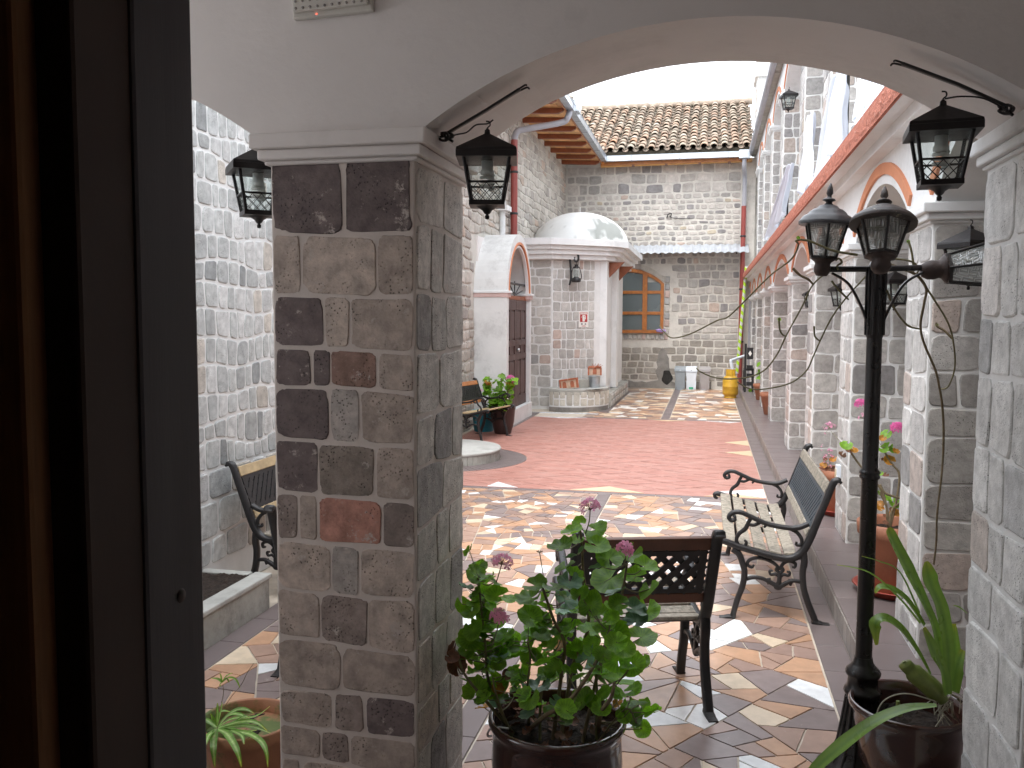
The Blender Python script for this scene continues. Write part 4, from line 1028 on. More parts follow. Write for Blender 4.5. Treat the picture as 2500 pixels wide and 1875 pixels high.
obj('damp_base', MB().prism([(x*1.0, y-.012) for x, y in poly], XY, .0, .085), damp, cp)
obj('soil', lump(-2.66, -1.80, 15.22, 15.9, .39, .02, 3, 20, True), soil, cp)
# ------------------------------------------------------------------ portal
po = thing('arched_doorway', 'white plastered arched doorway projecting from the left wall with old brown double doors', 'doorway', (-3.0, 13.5, 0))
PX = -2.88; PA0, PA1 = 12.62, 14.46; PC = (PA0+PA1)/2; PR = (PA1-PA0)/2; ZS = 2.0
obj('near_jamb', MB().box(LX, PX, PA0, PA0+.13, 0, ZS), plaster_d, po)
obj('far_jamb', MB().box(LX, PX, PA1-.13, PA1, 0, ZS), plaster_d, po)
m = MB(); k = 28; vs = []; ri = PR-.13; H_ = .93
for i in range(k+1):
    a = math.pi*i/k; ca, sa = math.cos(a), math.sin(a)
    for r, hh in ((PR, H_), (ri, H_-.12)):
        for x in (LX, PX): vs.append((x, PC-r*ca, ZS+hh*sa))
fs = []
for i in range(k):
    a, b = 4*i, 4*i+4; fs += [(a, b, b+1, a+1), (a+3, b+3, b+2, a+2), (a+1, b+1, b+3, a+3), (b, a, a+2, b+2)]
fs += [(0, 1, 3, 2), (4*k, 4*k+2, 4*k+3, 4*k+1)]
obj('barrel_hood', m.add(vs, fs), plaster_d, po, fixn=True)
def band(r0, r1, x0, x1, mt, name, dz=0):
    m = MB(); vs = []
    for i in range(k+1):
        a = math.pi*i/k; ca, sa = math.cos(a), math.sin(a)
        for r in (r0, r1):
            for x in (x0, x1): vs.append((x, PC-r*ca, ZS+(r/PR*H_)*sa))
    obj(name, m.add(vs, [tuple(q) for i in range(k) for q in ((4*i+1, 4*i+5, 4*i+7, 4*i+3), (4*i, 4*i+4, 4*i+5, 4*i+1), (4*i+3, 4*i+7, 4*i+6, 4*i+2))]), mt, po, fixn=True)
band(PR-.155, PR-.118, PX-.03, PX+.012, orange_p, 'arch_band')
band(PR-.20, PR-.168, PX-.06, PX-.012, plaster_o, 'inner_band')
obj('lunette_back', MB().box(LX-.02, LX+.03, PA0+.13, PA1-.13, 1.98, 2.85), plaster, po)
for y0, y1 in ((PA0-.03, PA0+.20), (PA1-.20, PA1+.03)):
    obj('impost', MB().box(LX, PX+.04, y0, y1, ZS-.0, ZS+.035), plaster_o, po, bevel=.005)
    obj('impost_band', MB().box(LX, PX+.02, y0+.015, y1-.015, ZS-.06, ZS-.0005), pink_p, po, bevel=.005)
DX = -2.955; D0, D1 = PA0+.135, PA1-.135
obj('threshold', MB().box(LX, PX+.02, PA0, PA1, 0, .235), plaster_d, po)
obj('transom', MB().box(DX-.03, DX+.01, D0, D1, 1.92, 1.98), rafter_m, po)
fg = MB()
for a in (20, 50, 90, 130, 160): fg.tube([(DX-.01, (D0+D1)/2, 1.99), (DX-.01, (D0+D1)/2-math.cos(R_(a))*.62, 1.99+.2*math.sin(R_(a))+.02)], .010, 5)
fg.tube([(DX-.01, D0, 2.17), (DX-.01, D1, 2.17)], .02, 6); obj('fan_grille', fg, iron, po)
for s, (a, b) in enumerate(((D0, (D0+D1)/2-.004), ((D0+D1)/2+.004, D1))):
    lf = obj('door_leaf', MB().box(DX-.02, DX+.0, a, b, .24, 1.915), door_m, po)
    def rect(y0, y1, z0, z1, d): return MB().box(DX+.0005, DX+d, y0, y1, z0, z1)
    w = b-a
    for (z0, z1) in ((.24, .40), (.98, 1.07), (1.20, 1.29), (1.76, 1.915)): obj('door_rail', rect(a, b, z0, z1, .018), door_m, lf, bevel=.004)
    for (y0, y1) in ((a, a+.09), (a+w/2-.045, a+w/2+.045), (b-.09, b)):
        for (z0, z1) in ((.401, .979), (1.071, 1.199), (1.291, 1.759)): obj('door_stile', rect(y0, y1, z0, z1, .017), door_m, lf, bevel=.004)
    for (y0, y1) in ((a+.11, a+w/2-.065), (a+w/2+.065, b-.11)):
        for (z0, z1) in ((.43, .95), (1.32, 1.73)): obj('door_panel', rect(y0, y1, z0, z1, .012), door_m, lf, bevel=.008)
kn = obj('door_knob', MB().lathe([(.012, 0), (.03, .02), (.03, .04), (0, .05)], 12, M=Matrix.Translation((DX+.018, (D0+D1)/2+.06, 1.13)) @ Matrix.Rotation(R_(90), 4, 'Y')), steel, po)
# ------------------------------------------------------------------ extinguisher sign
sg = thing('extinguisher_sign', 'white and red EXTINTOR sign fixed to the annex stones', 'sign', (-2.1, 15.9, 1.6))
c = at(1436, 780, Y=15.9)
t_ = (c-P1).dot((P2-P1).normalized()); u0 = t_-.085
fs_ = lambda u, v, d=0: f1(u0+u, 1.615+v, .012+d)
obj('plate', MB().prism([(-.095, -.14), (.095, -.14), (.095, .15), (-.095, .15)], fs_, 0, .004), white_pt, sg)
obj('red_field', MB().prism([(-.072, -.045), (.072, -.045), (.072, .095), (-.072, .095)], fs_, .004, .0055), red_pt, sg)
m = MB(); m.prism([(-.022, -.035), (.020, -.035), (.026, .03), (.012, .062), (-.014, .062), (-.026, .03)], fs_, .0055, .007)
m.prism([(-.014, .064), (.012, .064), (.030, .082), (-.03, .084)], fs_, .0055, .007); m.prism([(.030, .0), (.044, .01), (.040, .07), (.016, .074), (.030, .06)], fs_, .0055, .007)
m.prism([(-.05, .03), (-.03, .066), (-.016, .07), (-.028, .05)], fs_, .0055, .007)
obj('extinguisher_symbol', m, white_pt, sg)
def text(s, size, u, v, mat, parent, fr, name='lettering', d=.0055):
    cu = bpy.data.curves.new('t', 'FONT'); cu.body = s; cu.size = size; cu.align_x = 'CENTER'; cu.offset = size*.02
    to = bpy.data.objects.new('t', cu); sc.collection.objects.link(to); bpy.context.view_layer.update()
    me0 = bpy.data.meshes.new_from_object(to.evaluated_get(bpy.context.evaluated_depsgraph_get()))
    m = MB(); m.add([fr(u+p.co.x, v+p.co.y, d) for p in me0.vertices], [list(p.vertices) for p in me0.polygons])
    bpy.data.objects.remove(to); return obj(name, m, mat, parent)
text('EXTINTOR', .034, 0, .106, red_pt, sg, fs_)
text('CO2', .036, 0, -.128, red_pt, sg, fs_)
m = MB(); m.prism([(-.05, -.095), (-.02, -.095), (-.02, -.065), (-.05, -.065)], fs_, .004, .0055); m.prism([(.02, -.092), (.05, -.092), (.045, -.068), (.025, -.068)], fs_, .004, .0055)
obj('class_symbol', m, M('sign_grey', (.2, .18, .18), .6, 0, 5, 0), sg)
# ------------------------------------------------------------------ wall bracket with paraffin lantern
hl = thing('hurricane_lantern', 'black paraffin lantern hung from a curled iron bracket on the annex wall', 'lantern', (-2.35, 15.7, 2.3))
q = lambda x, y, Y=15.62: at(x, y, Y=Y)
kb = [z for z in [(1390, 696), (1394, 680), (1393, 650), (1392, 632), (1397, 620), (1406, 617), (1412, 625), (1411, 636), (1405, 638), (1401, 632), (1404, 628)]]
obj('bracket', MB().tube(cr([q(*p) for p in kb], 5), .018, 6, lat=(.3, -.95, 0), w=.02), iron, hl)
cx, cy = 1407, 0
def lz(y): return q(1407, y).z
c0 = q(1407, 660)
L = MB(); L.tube([(c0.x, c0.y, lz(640)), (c0.x, c0.y, lz(648))], .006, 5)
L.lathe([(.075, lz(689)), (.085, lz(686)), (.08, lz(680)), (.05, lz(678)), (.045, lz(676))], 14, (c0.x, c0.y, 0))
L.lathe([(.05, lz(655)), (.035, lz(652)), (.03, lz(647)), (.045, lz(646)), (0, lz(645))], 14, (c0.x, c0.y, 0))
for s in (-1, 1): L.tube(cr([(c0.x+s*.075, c0.y, lz(682)), (c0.x+s*.095, c0.y, lz(675)), (c0.x+s*.06, c0.y, lz(655)), (c0.x+s*.03, c0.y, lz(651))], 4), .008, 6)
obj('lantern_frame', L, iron, hl)
obj('glass_globe', MB().lathe([(.04, lz(676)), (.062, lz(669)), (.05, lz(659)), (.035, lz(655))], 14, (c0.x, c0.y, 0)), glass, hl)
# ------------------------------------------------------------------ cast iron benches
def side_frame_mb(x):
    """one cast iron end: y runs from the front of the seat to the back, z up"""
    m = MB(); lat = (1, 0, 0); P = lambda pts, k=6: cr([(x, y, z) for y, z in pts], k)
    def bar(pts, w, t, k=6): m.tube(P(pts, k), t, 8, lat=lat, w=w)
    bar([(-.045, .398), (-.065, .41), (-.06, .428), (-.03, .428), (.05, .402), (.15, .377), (.25, .355), (.32, .353), (.375, .385), (.415, .46), (.455, .57), (.495, .68), (.525, .765), (.548, .783), (.565, .77)], .045,
        [.008, .010, .014, .016, .017, .017, .018, .018, .02, .02, .019, .018, .018, .015, .008])
    bar([(.02, .385), (.055, .36), (.078, .30), (.086, .26), (.078, .19), (.052, .11), (.036, .045), (.03, .012)], .04, [.016, .017, .017, .017, .016, .015, .015, .016])
    bar([(.042, .008), (.01, .012), (-.025, .006), (-.042, .006)], .042, [.010, .010, .007, .006], 3)
    bar([(.385, .40), (.392, .34), (.385, .28), (.392, .20), (.412, .13), (.44, .06), (.462, .012)], .04, [.018, .018, .017, .017, .018, .018, .016])
    bar([(.44, .02), (.47, .012), (.505, .007), (.528, .006)], .042, [.014, .012, .008, .006], 3)
    bar([(.41, .545), (.36, .522), (.30, .517), (.20, .532), (.11, .568), (.06, .588), (.02, .585), (-.002, .562), (.008, .543), (.028, .546), (.03, .562), (.018, .566)], .036, [.013, .013, .012, .012, .012, .012, .012, .012, .011, .010, .008, .006])
    bar([(.115, .562), (.10, .535), (.085, .50), (.052, .47), (.040, .435), (.055, .408), (.082, .405), (.092, .425), (.082, .438)], .02, [.009, .010, .012, .011, .010, .010, .009, .008, .006])
    bar([(.10, .525), (.13, .522), (.165, .538), (.19, .528), (.182, .512)], .018, [.008, .009, .009, .008, .006])
    bar([(.31, .515), (.35, .495), (.375, .46), (.372, .43), (.35, .428), (.35, .444)], .02, [.010, .010, .010, .009, .008, .006])
    bar([(.088, .222), (.13, .236), (.18, .233), (.235, .208), (.262, .192), (.29, .208), (.335, .232), (.39, .225)], .022, [.010, .010, .010, .012, .016, .012, .010, .010])
    bar([(.265, .205), (.268, .25), (.268, .275)], .02, [.014, .012, .010])
    for s in (-1, 1):
        bar([(.268, .245), (.268+s*.02, .262), (.268+s*.045, .258), (.268+s*.052, .276), (.268+s*.036, .280)], .016, [.008, .008, .007, .007, .005])
        bar([(.268, .27), (.268+s*.018, .285), (.268+s*.012, .300), (.268, .292)], .016, [.008, .008, .007, .005])
        bar([(.268+s*.055, .205), (.268+s*.062, .228), (.268+s*.045, .236)], .014, [.007, .007, .005])
    bar([(.268, .288), (.245, .315), (.20, .338), (.15, .345), (.11, .33), (.10, .305), (.122, .292), (.135, .305)], .018, [.008, .009, .009, .009, .009, .009, .008, .006])
    bar([(.268, .288), (.285, .322), (.315, .338), (.345, .328), (.345, .308), (.33, .306)], .018, [.008, .009, .009, .009, .008, .006])
    return m
def lattice_mb(x0, x1, ya, za, yb, zb, pitch, w, seed=0):
    """woven diagonal panel between two heights of the sloping back"""
    m = MB(); U = Vector((1, 0, 0)); V = Vector((0, yb-ya, zb-za)); Hh = V.length; V.normalize(); Nn = U.cross(V); O = Vector((x0, ya, za)); Wd = x1-x0
    def clipseg(p, d):
        ts = [-9, 9]
        for c, dd, lo, hi in ((p[0], d[0], 0, Wd), (p[1], d[1], 0, Hh)):
            if abs(dd) < 1e-9: continue
            a, b = sorted(((lo-c)/dd, (hi-c)/dd)); ts = [max(ts[0], a), min(ts[1], b)]
        return ts if ts[1]-ts[0] > .01 else None
    for s, off in ((1, .0025), (-1, -.0025)):
        d = (math.cos(R_(48)), s*math.sin(R_(48))); n = (-d[1], d[0])
        for k in range(-60, 61):
            p = (Wd/2+n[0]*k*pitch, Hh/2+n[1]*k*pitch); ts = clipseg(p, d)
            if not ts: continue
            a = (p[0]+d[0]*ts[0], p[1]+d[1]*ts[0]); b = (p[0]+d[0]*ts[1], p[1]+d[1]*ts[1])
            c = O+U*(a[0]+b[0])/2+V*(a[1]+b[1])/2+Nn*off; D = U*d[0]+V*d[1]
            m.obox(c, D*(ts[1]-ts[0])/2, (U*n[0]+V*n[1])*w/2, Nn*.004)
    for (v0, v1) in ((0, .022), (Hh-.022, Hh)): m.obox(O+U*Wd/2+V*(v0+v1)/2, U*Wd/2, V*.011, Nn*.007)
    for (u0, u1) in ((0, .03), (Wd-.03, Wd)): m.obox(O+U*(u0+u1)/2+V*Hh/2, U*.015, V*Hh/2, Nn*.0068)
    return m
def bench(lab, cat, loc, rz, L, wseat, wback, pitch=.047, w=.026, group=None, toprail=None, name='bench'):
    b = thing(name, lab, cat, loc, rz, group)
    for x in (0, L): obj('side_frame', side_frame_mb(x), iron, b, world=False)
    ys = [(.005, .425, -.12), (.085, .405, -.24), (.165, .388, -.22), (.245, .372, -.15), (.322, .372, .12)]
    for y, z, a in ys:
        m = MB(); c, s = math.cos(a), math.sin(a); m.obox((L/2, y, z), (L/2-.006, 0, 0), (0, c*.032, s*.032), (0, -s*.009, c*.009))
        obj('seat_slat', m, wseat, b, world=False, bevel=.004)
    sl = math.atan2(.68-.46, .495-.415)
    def rail(t0, t1, nm):
        y0, z0 = .410+(.518-.410)*t0, .465+(.765-.465)*t0; y1, z1 = .410+(.518-.410)*t1, .465+(.765-.465)*t1
        c = Vector((L/2, (y0+y1)/2-.004, (z0+z1)/2)); V = Vector((0, y1-y0, z1-z0)); hl = V.length/2; V.normalize(); Nn = Vector((1, 0, 0)).cross(V)
        return c, V*hl, Nn*.010
    for t0, t1 in ((.0, .15), (.80, .985)):
        c, V, Nn = rail(t0, t1, ''); obj('back_rail', MB().obox(c, (L/2-.018, 0, 0), V, Nn), wback, b, world=False, bevel=.004)
    ya, za = .410+.108*.155, .465+.3*.155; yb, zb = .410+.108*.795, .465+.3*.795
    obj('back_panel', lattice_mb(.03, L-.03, ya, za, yb, zb, pitch, w), iron_g if wback is wood_w else iron, b, world=False)
    obj('stretcher_rod', MB().tube([(0, .27, .34), (L, .27, .34)], .007, 6), iron, b, world=False)
    return b
iron_g = M('iron_bluegrey', (.045, .065, .08), .5, .25, 16, .2, 120)
bench('weathered slatted bench with black cast iron ends, in the middle of the paving facing left', 'bench', (.133, 6.14, 0), R_(-90), 1.31, wood_w, wood_w, .043, .031)
bench('dark armchair seen from behind with brown wooden rails and open lattice, beyond the geranium', 'armchair', (-.10, 4.03, 0), R_(197), .56, wood_w, wood_d, .048, .026, name='armchair')
bench('armchair almost wholly hidden behind the thick near pillar, one dark foot showing', 'armchair', (-1.235, 4.065, 0), R_(180), .64, wood_w, wood_d, .048, .026, name='armchair')
bench('bench against the pale left wall, light wooden top rail showing left of near pillar', 'bench', (-2.13, 4.56, 0), R_(90), 1.25, wood_w, wood_l, .042, .031)
bench('armchair with reddish back rails and tan slats before the potted geranium by the left wall', 'armchair', (-2.83, 11.08, 0), R_(76.7), .76, wood_l, M('wood_red', (.42, .17, .06), .5, .25, 12, .2, 60), .045, .031, name='armchair')

# ------------------------------------------------------------------ hanging lanterns
def lantern_parts(b):
    """square lantern hanging from its origin (top of the finial ring) downwards"""
    o = lambda n, m, mt, **k: obj(n, m, mt, b, world=False, **k)
    sq = math.pi/4; s2 = math.sqrt(2)
    r = MB(); r.lathe([(.088*s2, -.072), (.086*s2, -.064), (.012, -.012), (.010, 0), (0, .0)], 4, smooth=False, rot=sq); r.lathe([(.088*s2, -.090), (.088*s2, -.0725), (.078*s2, -.0725), (.078*s2, -.090)], 4, smooth=False, rot=sq)
    o('roof', r, black_m)
    f = MB()
    T, B, zt, zb = .068, .046, -.078, -.212
    for i in (-1, 1):
        for j in (-1, 1): f.tube([(i*T, j*T, zt), (i*B, j*B, zb)], .0065, 4)
    for z, h in ((-.082, .004), (-.158, .0025)):
        k = T+(B-T)*((z-zt)/(zb-zt))
        for i in (-1, 1): f.box(-k, k, i*k-.004, i*k+.004, z-h, z+h); f.box(i*k-.004, i*k+.004, -k, k, z-h, z+h)
    f.lathe([(.052*s2, -.224), (.052*s2, -.210), (.045*s2, -.209)], 4, smooth=False, rot=sq)
    f.lathe([(0, -.262), (.006, -.260), (.007, -.252), (.004, -.248), (.010, -.243), (.014, -.236), (.030, -.226), (.034, -.2245)][::1], 12)
    o('frame', f, black_m)
    for (nx, ny) in ((1, 0), (-1, 0), (0, 1), (0, -1)):
        m = MB(); t = T-.002; q = B-.002
        if nx: m.add([(nx*t, -t, zt), (nx*t, t, zt), (nx*q, q, zb), (nx*q, -q, zb)], [(0, 1, 2, 3)])
        else: m.add([(-t, ny*t, zt), (t, ny*t, zt), (q, ny*q, zb), (-q, ny*q, zb)], [(0, 1, 2, 3)])
        o('pane', m, glass)
    w = MB()
    z0, z1 = -.160, -.210
    for (nx, ny) in ((1, 0), (-1, 0), (0, 1), (0, -1)):
        def P(s, t): k = (T+(B-T)*((z0+(z1-z0)*t-zt)/(zb-zt))); k2 = k+.001; return ((nx*k2, s*k, z0+(z1-z0)*t) if nx else (s*k, ny*k2, z0+(z1-z0)*t))
        for s in (1, -1):
            for a in (-1.5, -1, -.5, 0, .5, 1):
                A = [(a+.0, 0), (a+.9, 1)]
                (x0, t0), (x1, t1) = A
                if x0 < -.97: t0 = (-.97-x0)/(x1-x0); x0 = -.97
                if x1 > .97: t1 = t0+(1-t0)*(.97-x0)/(x1-x0); x1 = .97
                if t0 >= t1: continue
                w.tube([P(s*x0, t0), P(s*x1, t1)], .0011, 3)
    o('wire_mesh', w, black_m)
    c = MB(); c.lathe([(.012, -.085), (.017, -.088), (.017, -.115), (.020, -.118), (.020, -.130), (.012, -.132)], 12)
    pts = [(.018*math.cos(a), .018*math.sin(a), -.132-.040*a/(2*math.pi*3.2)) for a in [2*math.pi*3.2*i/44 for i in range(45)]]
    c.tube(pts, .0052, 6); o('bulb', c, bulb_w)
    h = MB(); h.tube(cr([(0, 0, -.004), (0, 0, .006), (.008, 0, .014), (.006, 0, .024), (-.004, 0, .026)], 4), .0022, 5); h.tube([(0, 0, -.01), (0, 0, .004)], .005, 6); o('hook', h, black_m)
    return b
LGRP = 'black lanterns hung under the arches'
l0 = lantern_parts(thing('hanging_lantern', 'black square lantern hanging right of the near pillar against the stone courtyard wall', 'lantern', (-.617, 2.45, 2.150), R_(12), LGRP)); l0.scale = (.95, .95, .95)
def strap(lab, pts, wire, loc):
    t = thing('lantern_bracket', lab, 'bracket', loc)
    obj('strap', MB().tube([Vector(p) for p in pts], .0035, 6, lat=(0, 1, 0), w=.022), iron, t)
    for s in (-1, 1):
        a, b = Vector(pts[-1]), Vector(pts[-2]); d = (a-b).normalized()
        obj('strap_tip', MB().tube(cr([a-d*.02+Vector((0, s*.006, 0)), a+d*.018+Vector((0, s*.012, -.002)), a+d*.026+Vector((0, s*.020, -.008))], 4), .0028, 5), iron, t)
    obj('wire', MB().tube(cr(wire, 5), .0022, 5), iron, t)
    knot = MB(); rr = random.Random(2)
    c = Vector(pts[0]); kp = [c+Vector((rr.uniform(-.02, .02), rr.uniform(-.02, .01), rr.uniform(-.022, .012))) for _ in range(10)]
    knot.tube(cr(kp, 4), .004, 5); obj('wire_knot', knot, iron, t)
strap('black strap and twisted wire under the arch holding the lantern by the near pillar', [(-.738, 2.45, 2.144), (-.62, 2.45, 2.205), (-.524, 2.45, 2.258)],
      [(-.733, 2.44, 2.135), (-.70, 2.44, 2.140), (-.675, 2.445, 2.146), (-.65, 2.45, 2.166), (-.617, 2.45, 2.168), (-.600, 2.45, 2.178)], (-.62, 2.45, 2.2))
copy_tree(l0, (.568, 2.45, 2.172), R_(-6), 'black square lantern hanging before the side arcade, above the lamp post heads')
strap('black strap and wire under the right end of the arch beside the right pillar', [(.715, 2.45, 2.152), (.60, 2.45, 2.212), (.469, 2.45, 2.270)],
      [(.712, 2.44, 2.142), (.66, 2.44, 2.172), (.61, 2.45, 2.182), (.572, 2.45, 2.178)], (.6, 2.45, 2.22))
copy_tree(l0, (-1.325, 2.45, 2.138), R_(38), 'black square lantern half hidden behind the left side of the near pillar')
for (x, y, z, rz, lab) in ((1.12, 5.85, 1.93, 20, 'lantern in the side arcade seen just past the lamp post arm'), (1.0, 3.80, 1.99, 30, 'lantern tucked between the right pillar and the first arcade pillar'),
                           (1.10, 10.2, 1.97, 5, 'lantern under an arcade arch beyond the slatted bench'), (1.10, 7.95, 1.95, 15, 'lantern under the arcade arch left of the lamp post glass')):
    copy_tree(l0, (x, y, z), R_(rz), lab)
ul = copy_tree(l0, at(1926, 218, Y=10.2), R_(10), 'small lantern beside a capital on the upper floor')

# ------------------------------------------------------------------ street lamp
LPX, LPY = .558, 3.22
lp = thing('street_lamp', 'black cast iron street lamp with three glass heads, the right one knocked sideways', 'street lamp', (LPX, LPY, 0))
m = MB(); m.lathe([(.15, 0), (.15, .03), (.11, .05), (.085, .10), (.066, .20), (.055, .27), (.050, .30), (.060, .305), (.064, .315), (.060, .325), (.052, .33), (.050, .37), (.058, .375), (.060, .385), (.055, .395), (.040, .41), (.034, .42), (.030, .44)], 28, (LPX, LPY, 0))
for k in range(16):
    a = 2*math.pi*k/16; ca, sa = math.cos(a), math.sin(a)
    m.tube([(LPX+ca*r, LPY+sa*r, z) for r, z in ((.10, .06), (.078, .12), (.062, .22), (.052, .29))], .007, 5)
obj('base', m, iron_b, lp)
m = MB(); m.lathe([(.0285, .43), (.0275, 1.07), (.034, 1.075), (.035, 1.082), (.031, 1.088), (.036, 1.094), (.033, 1.10), (.0265, 1.108), (.0255, 1.56)], 20, (LPX, LPY, 0))
obj('post', m, iron_b, lp)
m = MB(); m.lathe([(.0255, 1.56), (.029, 1.57), (.029, 1.80), (.020, 1.82), (0, 1.82)], 20, (LPX, LPY, 0))
for k in range(10):
    a = 2*math.pi*k/10; m.tube([(LPX+.029*math.cos(a), LPY+.029*math.sin(a), 1.57), (LPX+.031*math.cos(a), LPY+.031*math.sin(a), 1.80)], .005, 5)
obj('fluted_collar', m, iron_b, lp)
zA = 1.795
obj('arm', MB().tube([(LPX, LPY, zA), (LPX-.165, LPY-.01, zA)], .0105, 10), iron_b, lp)
obj('arm', MB().tube([(LPX, LPY, zA), (LPX+.17, LPY+.01, zA+.004)], .0105, 10), iron_b, lp)
for s in (-1, 1): obj('arm_brace', MB().tube(cr([(LPX+s*.026, LPY, 1.615), (LPX+s*.05, LPY, 1.675), (LPX+s*.09, LPY, 1.745), (LPX+s*.145, LPY, 1.782)], 6), .0045, 8, lat=(0, 1, 0), w=.024), iron_b, lp)
def lamp_head(Mx, tag, mt_roof):
    def T(mb):
        mb.v = [Mx @ v for v in mb.v]; return mb
    hr = math.pi/6
    h = obj('lamp_head', T(MB().lathe([(0, -.050), (.018, -.048), (.026, -.034), (.028, -.018), (.025, -.004), (.028, .004), (.036, .010), (.044, .018), (.0, .019)], 16)), M('rusty_socket'+tag, (.05, .03, .025), .6, .4, 20, .4, 90), lp)
    f = MB(); ra, rb, z0, z1 = .044, .074, .018, .150
    for k in range(6):
        a = k*math.pi/3+hr; f.tube([(ra*math.cos(a), ra*math.sin(a), z0), (rb*math.cos(a), rb*math.sin(a), z1)], .0052, 4)
    f.lathe([(ra+.004, z0-.002), (ra+.005, z0+.008), (ra-.004, z0+.008)], 6, smooth=False, rot=hr); f.lathe([(rb+.004, z1-.006), (rb+.005, z1+.004), (rb-.004, z1+.004)], 6, smooth=False, rot=hr)
    obj('head_frame', T(f), iron_b, h)
    for k in range(6):
        a, b = k*math.pi/3+hr, (k+1)*math.pi/3+hr; e = .97
        obj('pane', T(MB().add([(ra*e*math.cos(a), ra*e*math.sin(a), z0), (ra*e*math.cos(b), ra*e*math.sin(b), z0), (rb*e*math.cos(b), rb*e*math.sin(b), z1), (rb*e*math.cos(a), rb*e*math.sin(a), z1)], [(0, 1, 2, 3)])), glass_t, h)
    r = MB(); r.lathe([(.092, z1-.008), (.093, z1+.002), (.090, z1+.007), (.084, z1+.018), (.075, z1+.028), (.066, z1+.032), (.060, z1+.042), (.048, z1+.052), (.038, z1+.055), (.030, z1+.065), (.016, z1+.070), (.010, z1+.076), (.012, z1+.082), (.022, z1+.086), (.018, z1+.092), (.008, z1+.096), (.007, z1+.104), (.011, z1+.112), (.009, z1+.130), (.003, z1+.150), (0, z1+.152)], 24)
    obj('head_roof', T(r), mt_roof, h)
    obj('inner_socket', T(MB().lathe([(.014, .02), (.014, .05), (.020, .06), (.022, .09), (.016, .11), (0, .115)], 10)), M('dim_bulb'+tag, (.5, .48, .42), .4, .1, 5, 0), h)
lid = M('lamp_lid_grey', (.045, .045, .05), .38, .2, 12, .1, 60)
lidw = M('lamp_lid_worn', (.05, .04, .036), .5, .3, 12, .2, 60, wear=((.42, .36, .28), 16, .60))
lamp_head(Matrix.Translation((LPX-.178, LPY-.02, 1.815)) @ Matrix.Rotation(R_(4), 4, 'Y') @ Matrix.Diagonal((1, 1, .90, 1)), '_left', lid)
lamp_head(Matrix.Translation((LPX-.012, LPY-.14, 1.815)) @ Matrix.Rotation(R_(4), 4, 'Y') @ Matrix.Rotation(R_(-17), 4, 'X') @ Matrix.Diagonal((1.14, 1.14, .86, 1)), '_mid', lidw)
lamp_head(Matrix.Translation((LPX+.20, LPY+.01, zA-.002)) @ Matrix.Rotation(R_(84), 4, 'Y') @ Matrix.Scale(1.18, 4), '_right', lid)
obj('arm', MB().tube([(LPX, LPY, zA+.01), (LPX-.008, LPY-.10, zA+.005)], .012, 8), iron_b, lp)

# ------------------------------------------------------------------ rubbish bins and gas bottle
def bin_(lab, x, y, mt, group='pedal bins against the back wall'):
    b = thing('rubbish_bin', lab, 'bin', (x, y, 0), 0, group)
    m = MB(); w0, w1 = .082, .125
    m.add([(-w0, -.09, .015), (w0, -.09, .015), (w0, .09, .015), (-w0, .09, .015), (-w1, -.13, .42), (w1, -.13, .42), (w1, .13, .42), (-w1, .13, .42)], [(3, 2, 1, 0), (4, 5, 6, 7)]+[(i, (i+1) % 4, 4+(i+1) % 4, 4+i) for i in range(4)])
    obj('bin_body', m, mt, b, world=False, bevel=.012)
    m = MB(); m.add([(-.135, -.145, .425), (.135, -.145, .425), (.135, .14, .425), (-.135, .14, .425), (-.135, -.135, .50), (.135, -.135, .50), (.125, .13, .545), (-.125, .13, .545)], [(3, 2, 1, 0), (4, 5, 6, 7)]+[(i, (i+1) % 4, 4+(i+1) % 4, 4+i) for i in range(4)])
    obj('lid', m, mt, b, world=False, bevel=.012)
    for s in (-1, 1): obj('side_rib', MB().tube([(s*.105, -.115, .22), (s*.098, -.115, .0), (s*.06, -.115, .0)], .012, 6), mt, b, world=False)
    obj('pedal', MB().tube([(-.06, -.12, .015), (.06, -.12, .015)], .014, 6), mt, b, world=False)
    return b
B1 = bin_('slate grey pedal bin, left of the white one against the back wall', -.60, 20.72, plastic_g)
B2 = bin_('white pedal bin with a green sticker at its foot, in the middle of three', -.35, 20.72, plastic_w)
B3 = bin_('taupe grey pedal bin, right of the white one against the back wall', -.05, 20.72, plastic_m)
obj('sticker', MB().box(-.05, .05, -.142, -.133, .03, .075), M('green_print', (.02, .35, .2), .5, 0, 5, 0), B2, world=False)
fr3 = lambda u, v, d=0: Vector((u, -.1415-d, .462+v))
obj('recycling_mark', MB().prism([(-.02, .012), (.02, .012), (0, -.018)], fr3, 0, .004), M('mark_grey', (.35, .38, .42), .5, 0, 5, 0), B2, world=False)
obj('bin_mark', MB().prism([(-.022, -.014), (-.008, .014), (.002, -.004), (.012, .014), (.024, -.014)], fr3, 0, .004), M('mark_pale', (.55, .58, .6), .5, 0, 5, 0), B1, world=False)
gb = thing('gas_bottle', 'worn yellow gas bottle standing on the paving before the taped pole', 'gas bottle', (.48, 18.75, 0))
m = MB(); m.lathe([(.125, 0), (.13, .03), (.12, .045), (.13, .06), (.155, .085), (.160, .12), (.160, .235), (.163, .24), (.163, .25), (.160, .255), (.160, .37), (.15, .41), (.12, .45), (.06, .475), (.03, .48)], 32, (.48, 18.75, 0)); obj('bottle_body', m, gas_m, gb)
m = MB(); n = 28
vs = []; 
for k in range(n+1):
    a = R_(-60)+k*R_(300)/n+R_(60)
    for r in (.092, .098):
        for z in (.465, .595): vs.append((.48+r*math.cos(a), 18.75+r*math.sin(a), z))
m.add(vs, [q for i in range(n) for q in ((4*i, 4*i+4, 4*i+5, 4*i+1), (4*i+3, 4*i+7, 4*i+6, 4*i+2), (4*i+1, 4*i+5, 4*i+7, 4*i+3))]); obj('collar', m, gas_m, gb)
